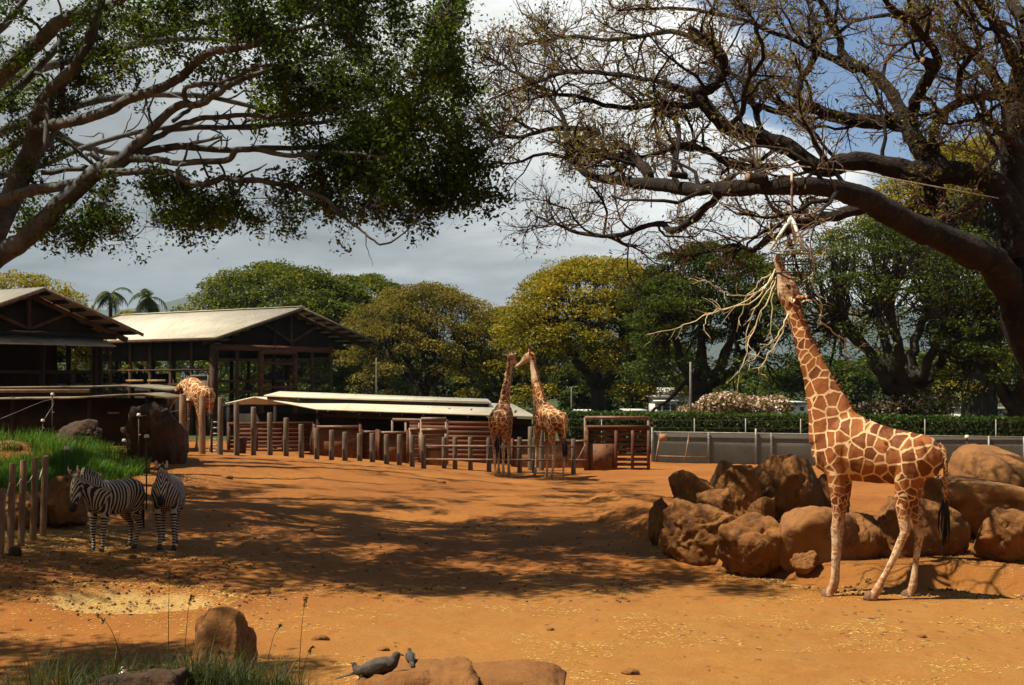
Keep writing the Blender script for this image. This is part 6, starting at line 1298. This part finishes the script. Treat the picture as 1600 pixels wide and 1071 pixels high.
# ------------------------------------------------------------------ hanging feeder and browse
fd = thing('hanging_feeder', 'hanging wire basket feeder on three pale bars and a chain', 'feeder', P(1238, 440, 21.3)); DF = 21.3
fo = np.array(fd.location); Fp = lambda px, py, dd=0.: P(px, py, DF + dd) - fo
part('chain', M['pipe'], fd, lambda m: [m.tube(crom([P(1237 + dx, y, DF), P(1237 + dx + .6, y + 5, DF), P(1237 + dx, y + 10, DF)], 3), .018, 6) for y, dx in zip(range(278, 336, 9), (0, .4, -.3, .2, -.4, .3, 0))])
part('strap', M['rope'], fd, lambda m: m.tube(crom([P(1237, 284, DF - .22), P(1237, 270, DF), P(1237, 284, DF + .22)], 4), .02, 6))
for (px, py, dd) in ((1204, 390, -.15), (1256, 392, -.2), (1243, 380, .3)):
    bb_ = MB(); bb_.beam(Fp(1237, 338), Fp(px, py, dd), .05, .03); bb_.obj('bar', M['steel_pale'], fd)
ctr = Fp(1238, 394)
def hoop(m, z, r, t_): 
    a = np.linspace(0, 2*np.pi, 25); m.tube(np.stack([ctr[0] + r * np.cos(a), ctr[1] + .05 + r * np.sin(a), np.full(25, ctr[2] - z)], 1), t_, 6, False)
for z, r in ((0, .31), (.16, .30), (.32, .29), (.47, .26)): h_ = MB(); hoop(h_, z, r, .012); h_.obj('hoop', M['galv'] if z == 0 else M['black_rod'], fd, True)
for k in range(16):
    a = k * 2 * np.pi / 16; vb = MB(); vb.tube([(ctr[0] + .31 * math.cos(a), ctr[1] + .05 + .31 * math.sin(a), ctr[2]), (ctr[0] + .26 * math.cos(a), ctr[1] + .05 + .26 * math.sin(a), ctr[2] - .47)], .006, 5); vb.obj('basket_wire', M['black_rod'], fd)
tr_ = [[(1214, 418, 0), (1196, 448, -.2), (1160, 462, -.5), (1130, 456, -.6), (1106, 440, -.7), (1078, 437, -.8)], [(1212, 420, 0), (1192, 452, .1), (1150, 478, .3), (1105, 492, .4), (1060, 512, .5), (1012, 522, .5)],
       [(1216, 430, 0), (1200, 470, -.1), (1176, 520, -.1), (1160, 570, -.2), (1150, 612, -.2)], [(1232, 490, -.2), (1216, 524, -.3), (1190, 548, -.3), (1170, 572, -.4)], [(1252, 394, -.1), (1272, 406, .1), (1271, 440, .2), (1284, 478, .3), (1279, 502, .3)],
       [(1250, 455, .1), (1278, 474, .2), (1284, 490, .3), (1276, 505, .3)], [(1278, 500, .3), (1310, 525, .5), (1335, 540, .6), (1352, 541, .7)], [(1320, 528, .6), (1324, 552, .6), (1330, 575, .6)], [(1219, 392, -.1), (1208, 368, -.15), (1199, 350, -.2)], [(1232, 392, 0), (1252, 372, .05), (1276, 351, .1)],
       [(1216, 430, .1), (1194, 462, .2), (1172, 500, .3), (1166, 545, .3), (1180, 560, .3)], [(1232, 488, .1), (1222, 520, .2), (1198, 560, .2), (1186, 580, .2), (1200, 590, .2)], [(1268, 470, .1), (1240, 478, .2), (1228, 500, .2)], [(1268, 402, .1), (1284, 398, .2), (1290, 388, .2)],
       [(1205, 432, -.2), (1180, 470, -.3), (1120, 486, -.5), (1100, 505, -.6), (1108, 530, -.7)], [(1212, 425, .2), (1188, 440, .4), (1165, 470, .5), (1150, 520, .6)], [(1220, 430, .0), (1206, 470, .1), (1205, 520, .1), (1209, 545, .1)]]
rng = np.random.default_rng(19)
for i, q in enumerate(tr_):
    pts = crom(np.array([P(a, b_, DF + c) for a, b_, c in q]), 5); pts[1:] += rng.normal(0, .012, (len(pts) - 1, 3)); r = thing('browse_branch', 'pale stripped browse branch hanging from the feeder basket', 'branch', pts[0], 0, 'browse branches in the feeder')
    mb = MB(); mb.tube(pts - pts[0], np.linspace(.013, .005, len(pts)), 6); mb.obj('stem', M['browse'], r, True)
    tw = MB(); s, d, L, rr = spawn(rng, (pts - pts[0])[None], np.linspace(.01, .005, len(pts))[None], 5, .3, (.4, .9), 1.0, (.1, .25)); tt = grow(rng, s, d, np.clip(L, .08, .35), 5, .2, (0, 0, -.5)); batch_tubes(tw, tt, taper(np.full(len(L), .005), 5, .5), 4); tw.obj('twigs', M['browse'], r)['kind'] = 'stuff'
guy = MB().tube([P(1245, 260, 21.4), P(1330, 268, 22.5), P(1560, 310, 24)], .01, 5).obj('guy_rope', M['rope'], None, True); tag(guy, 'thin pale guy rope running from the feeder limb back to the tree trunk', 'rope')
# ------------------------------------------------------------------ haze
hz_ = MB().box((-8200, -250, -6), (8200, 8800, 640)).obj('haze', None); hz_['kind'] = 'stuff'; tag(hz_, 'thin bluish air haze over the whole valley', 'haze')
hm = bpy.data.materials.new('haze'); hm.use_nodes = True; t = hm.node_tree; t.nodes.clear(); o_ = N(t, 'ShaderNodeOutputMaterial'); vol = N(t, 'ShaderNodeVolumePrincipled'); vol.inputs['Color'].default_value = (.62, .78, .95, 1); vol.inputs['Density'].default_value = .00006; vol.inputs['Anisotropy'].default_value = .2
t.links.new(vol.outputs[0], o_.inputs['Volume']); hz_.data.materials.append(hm)
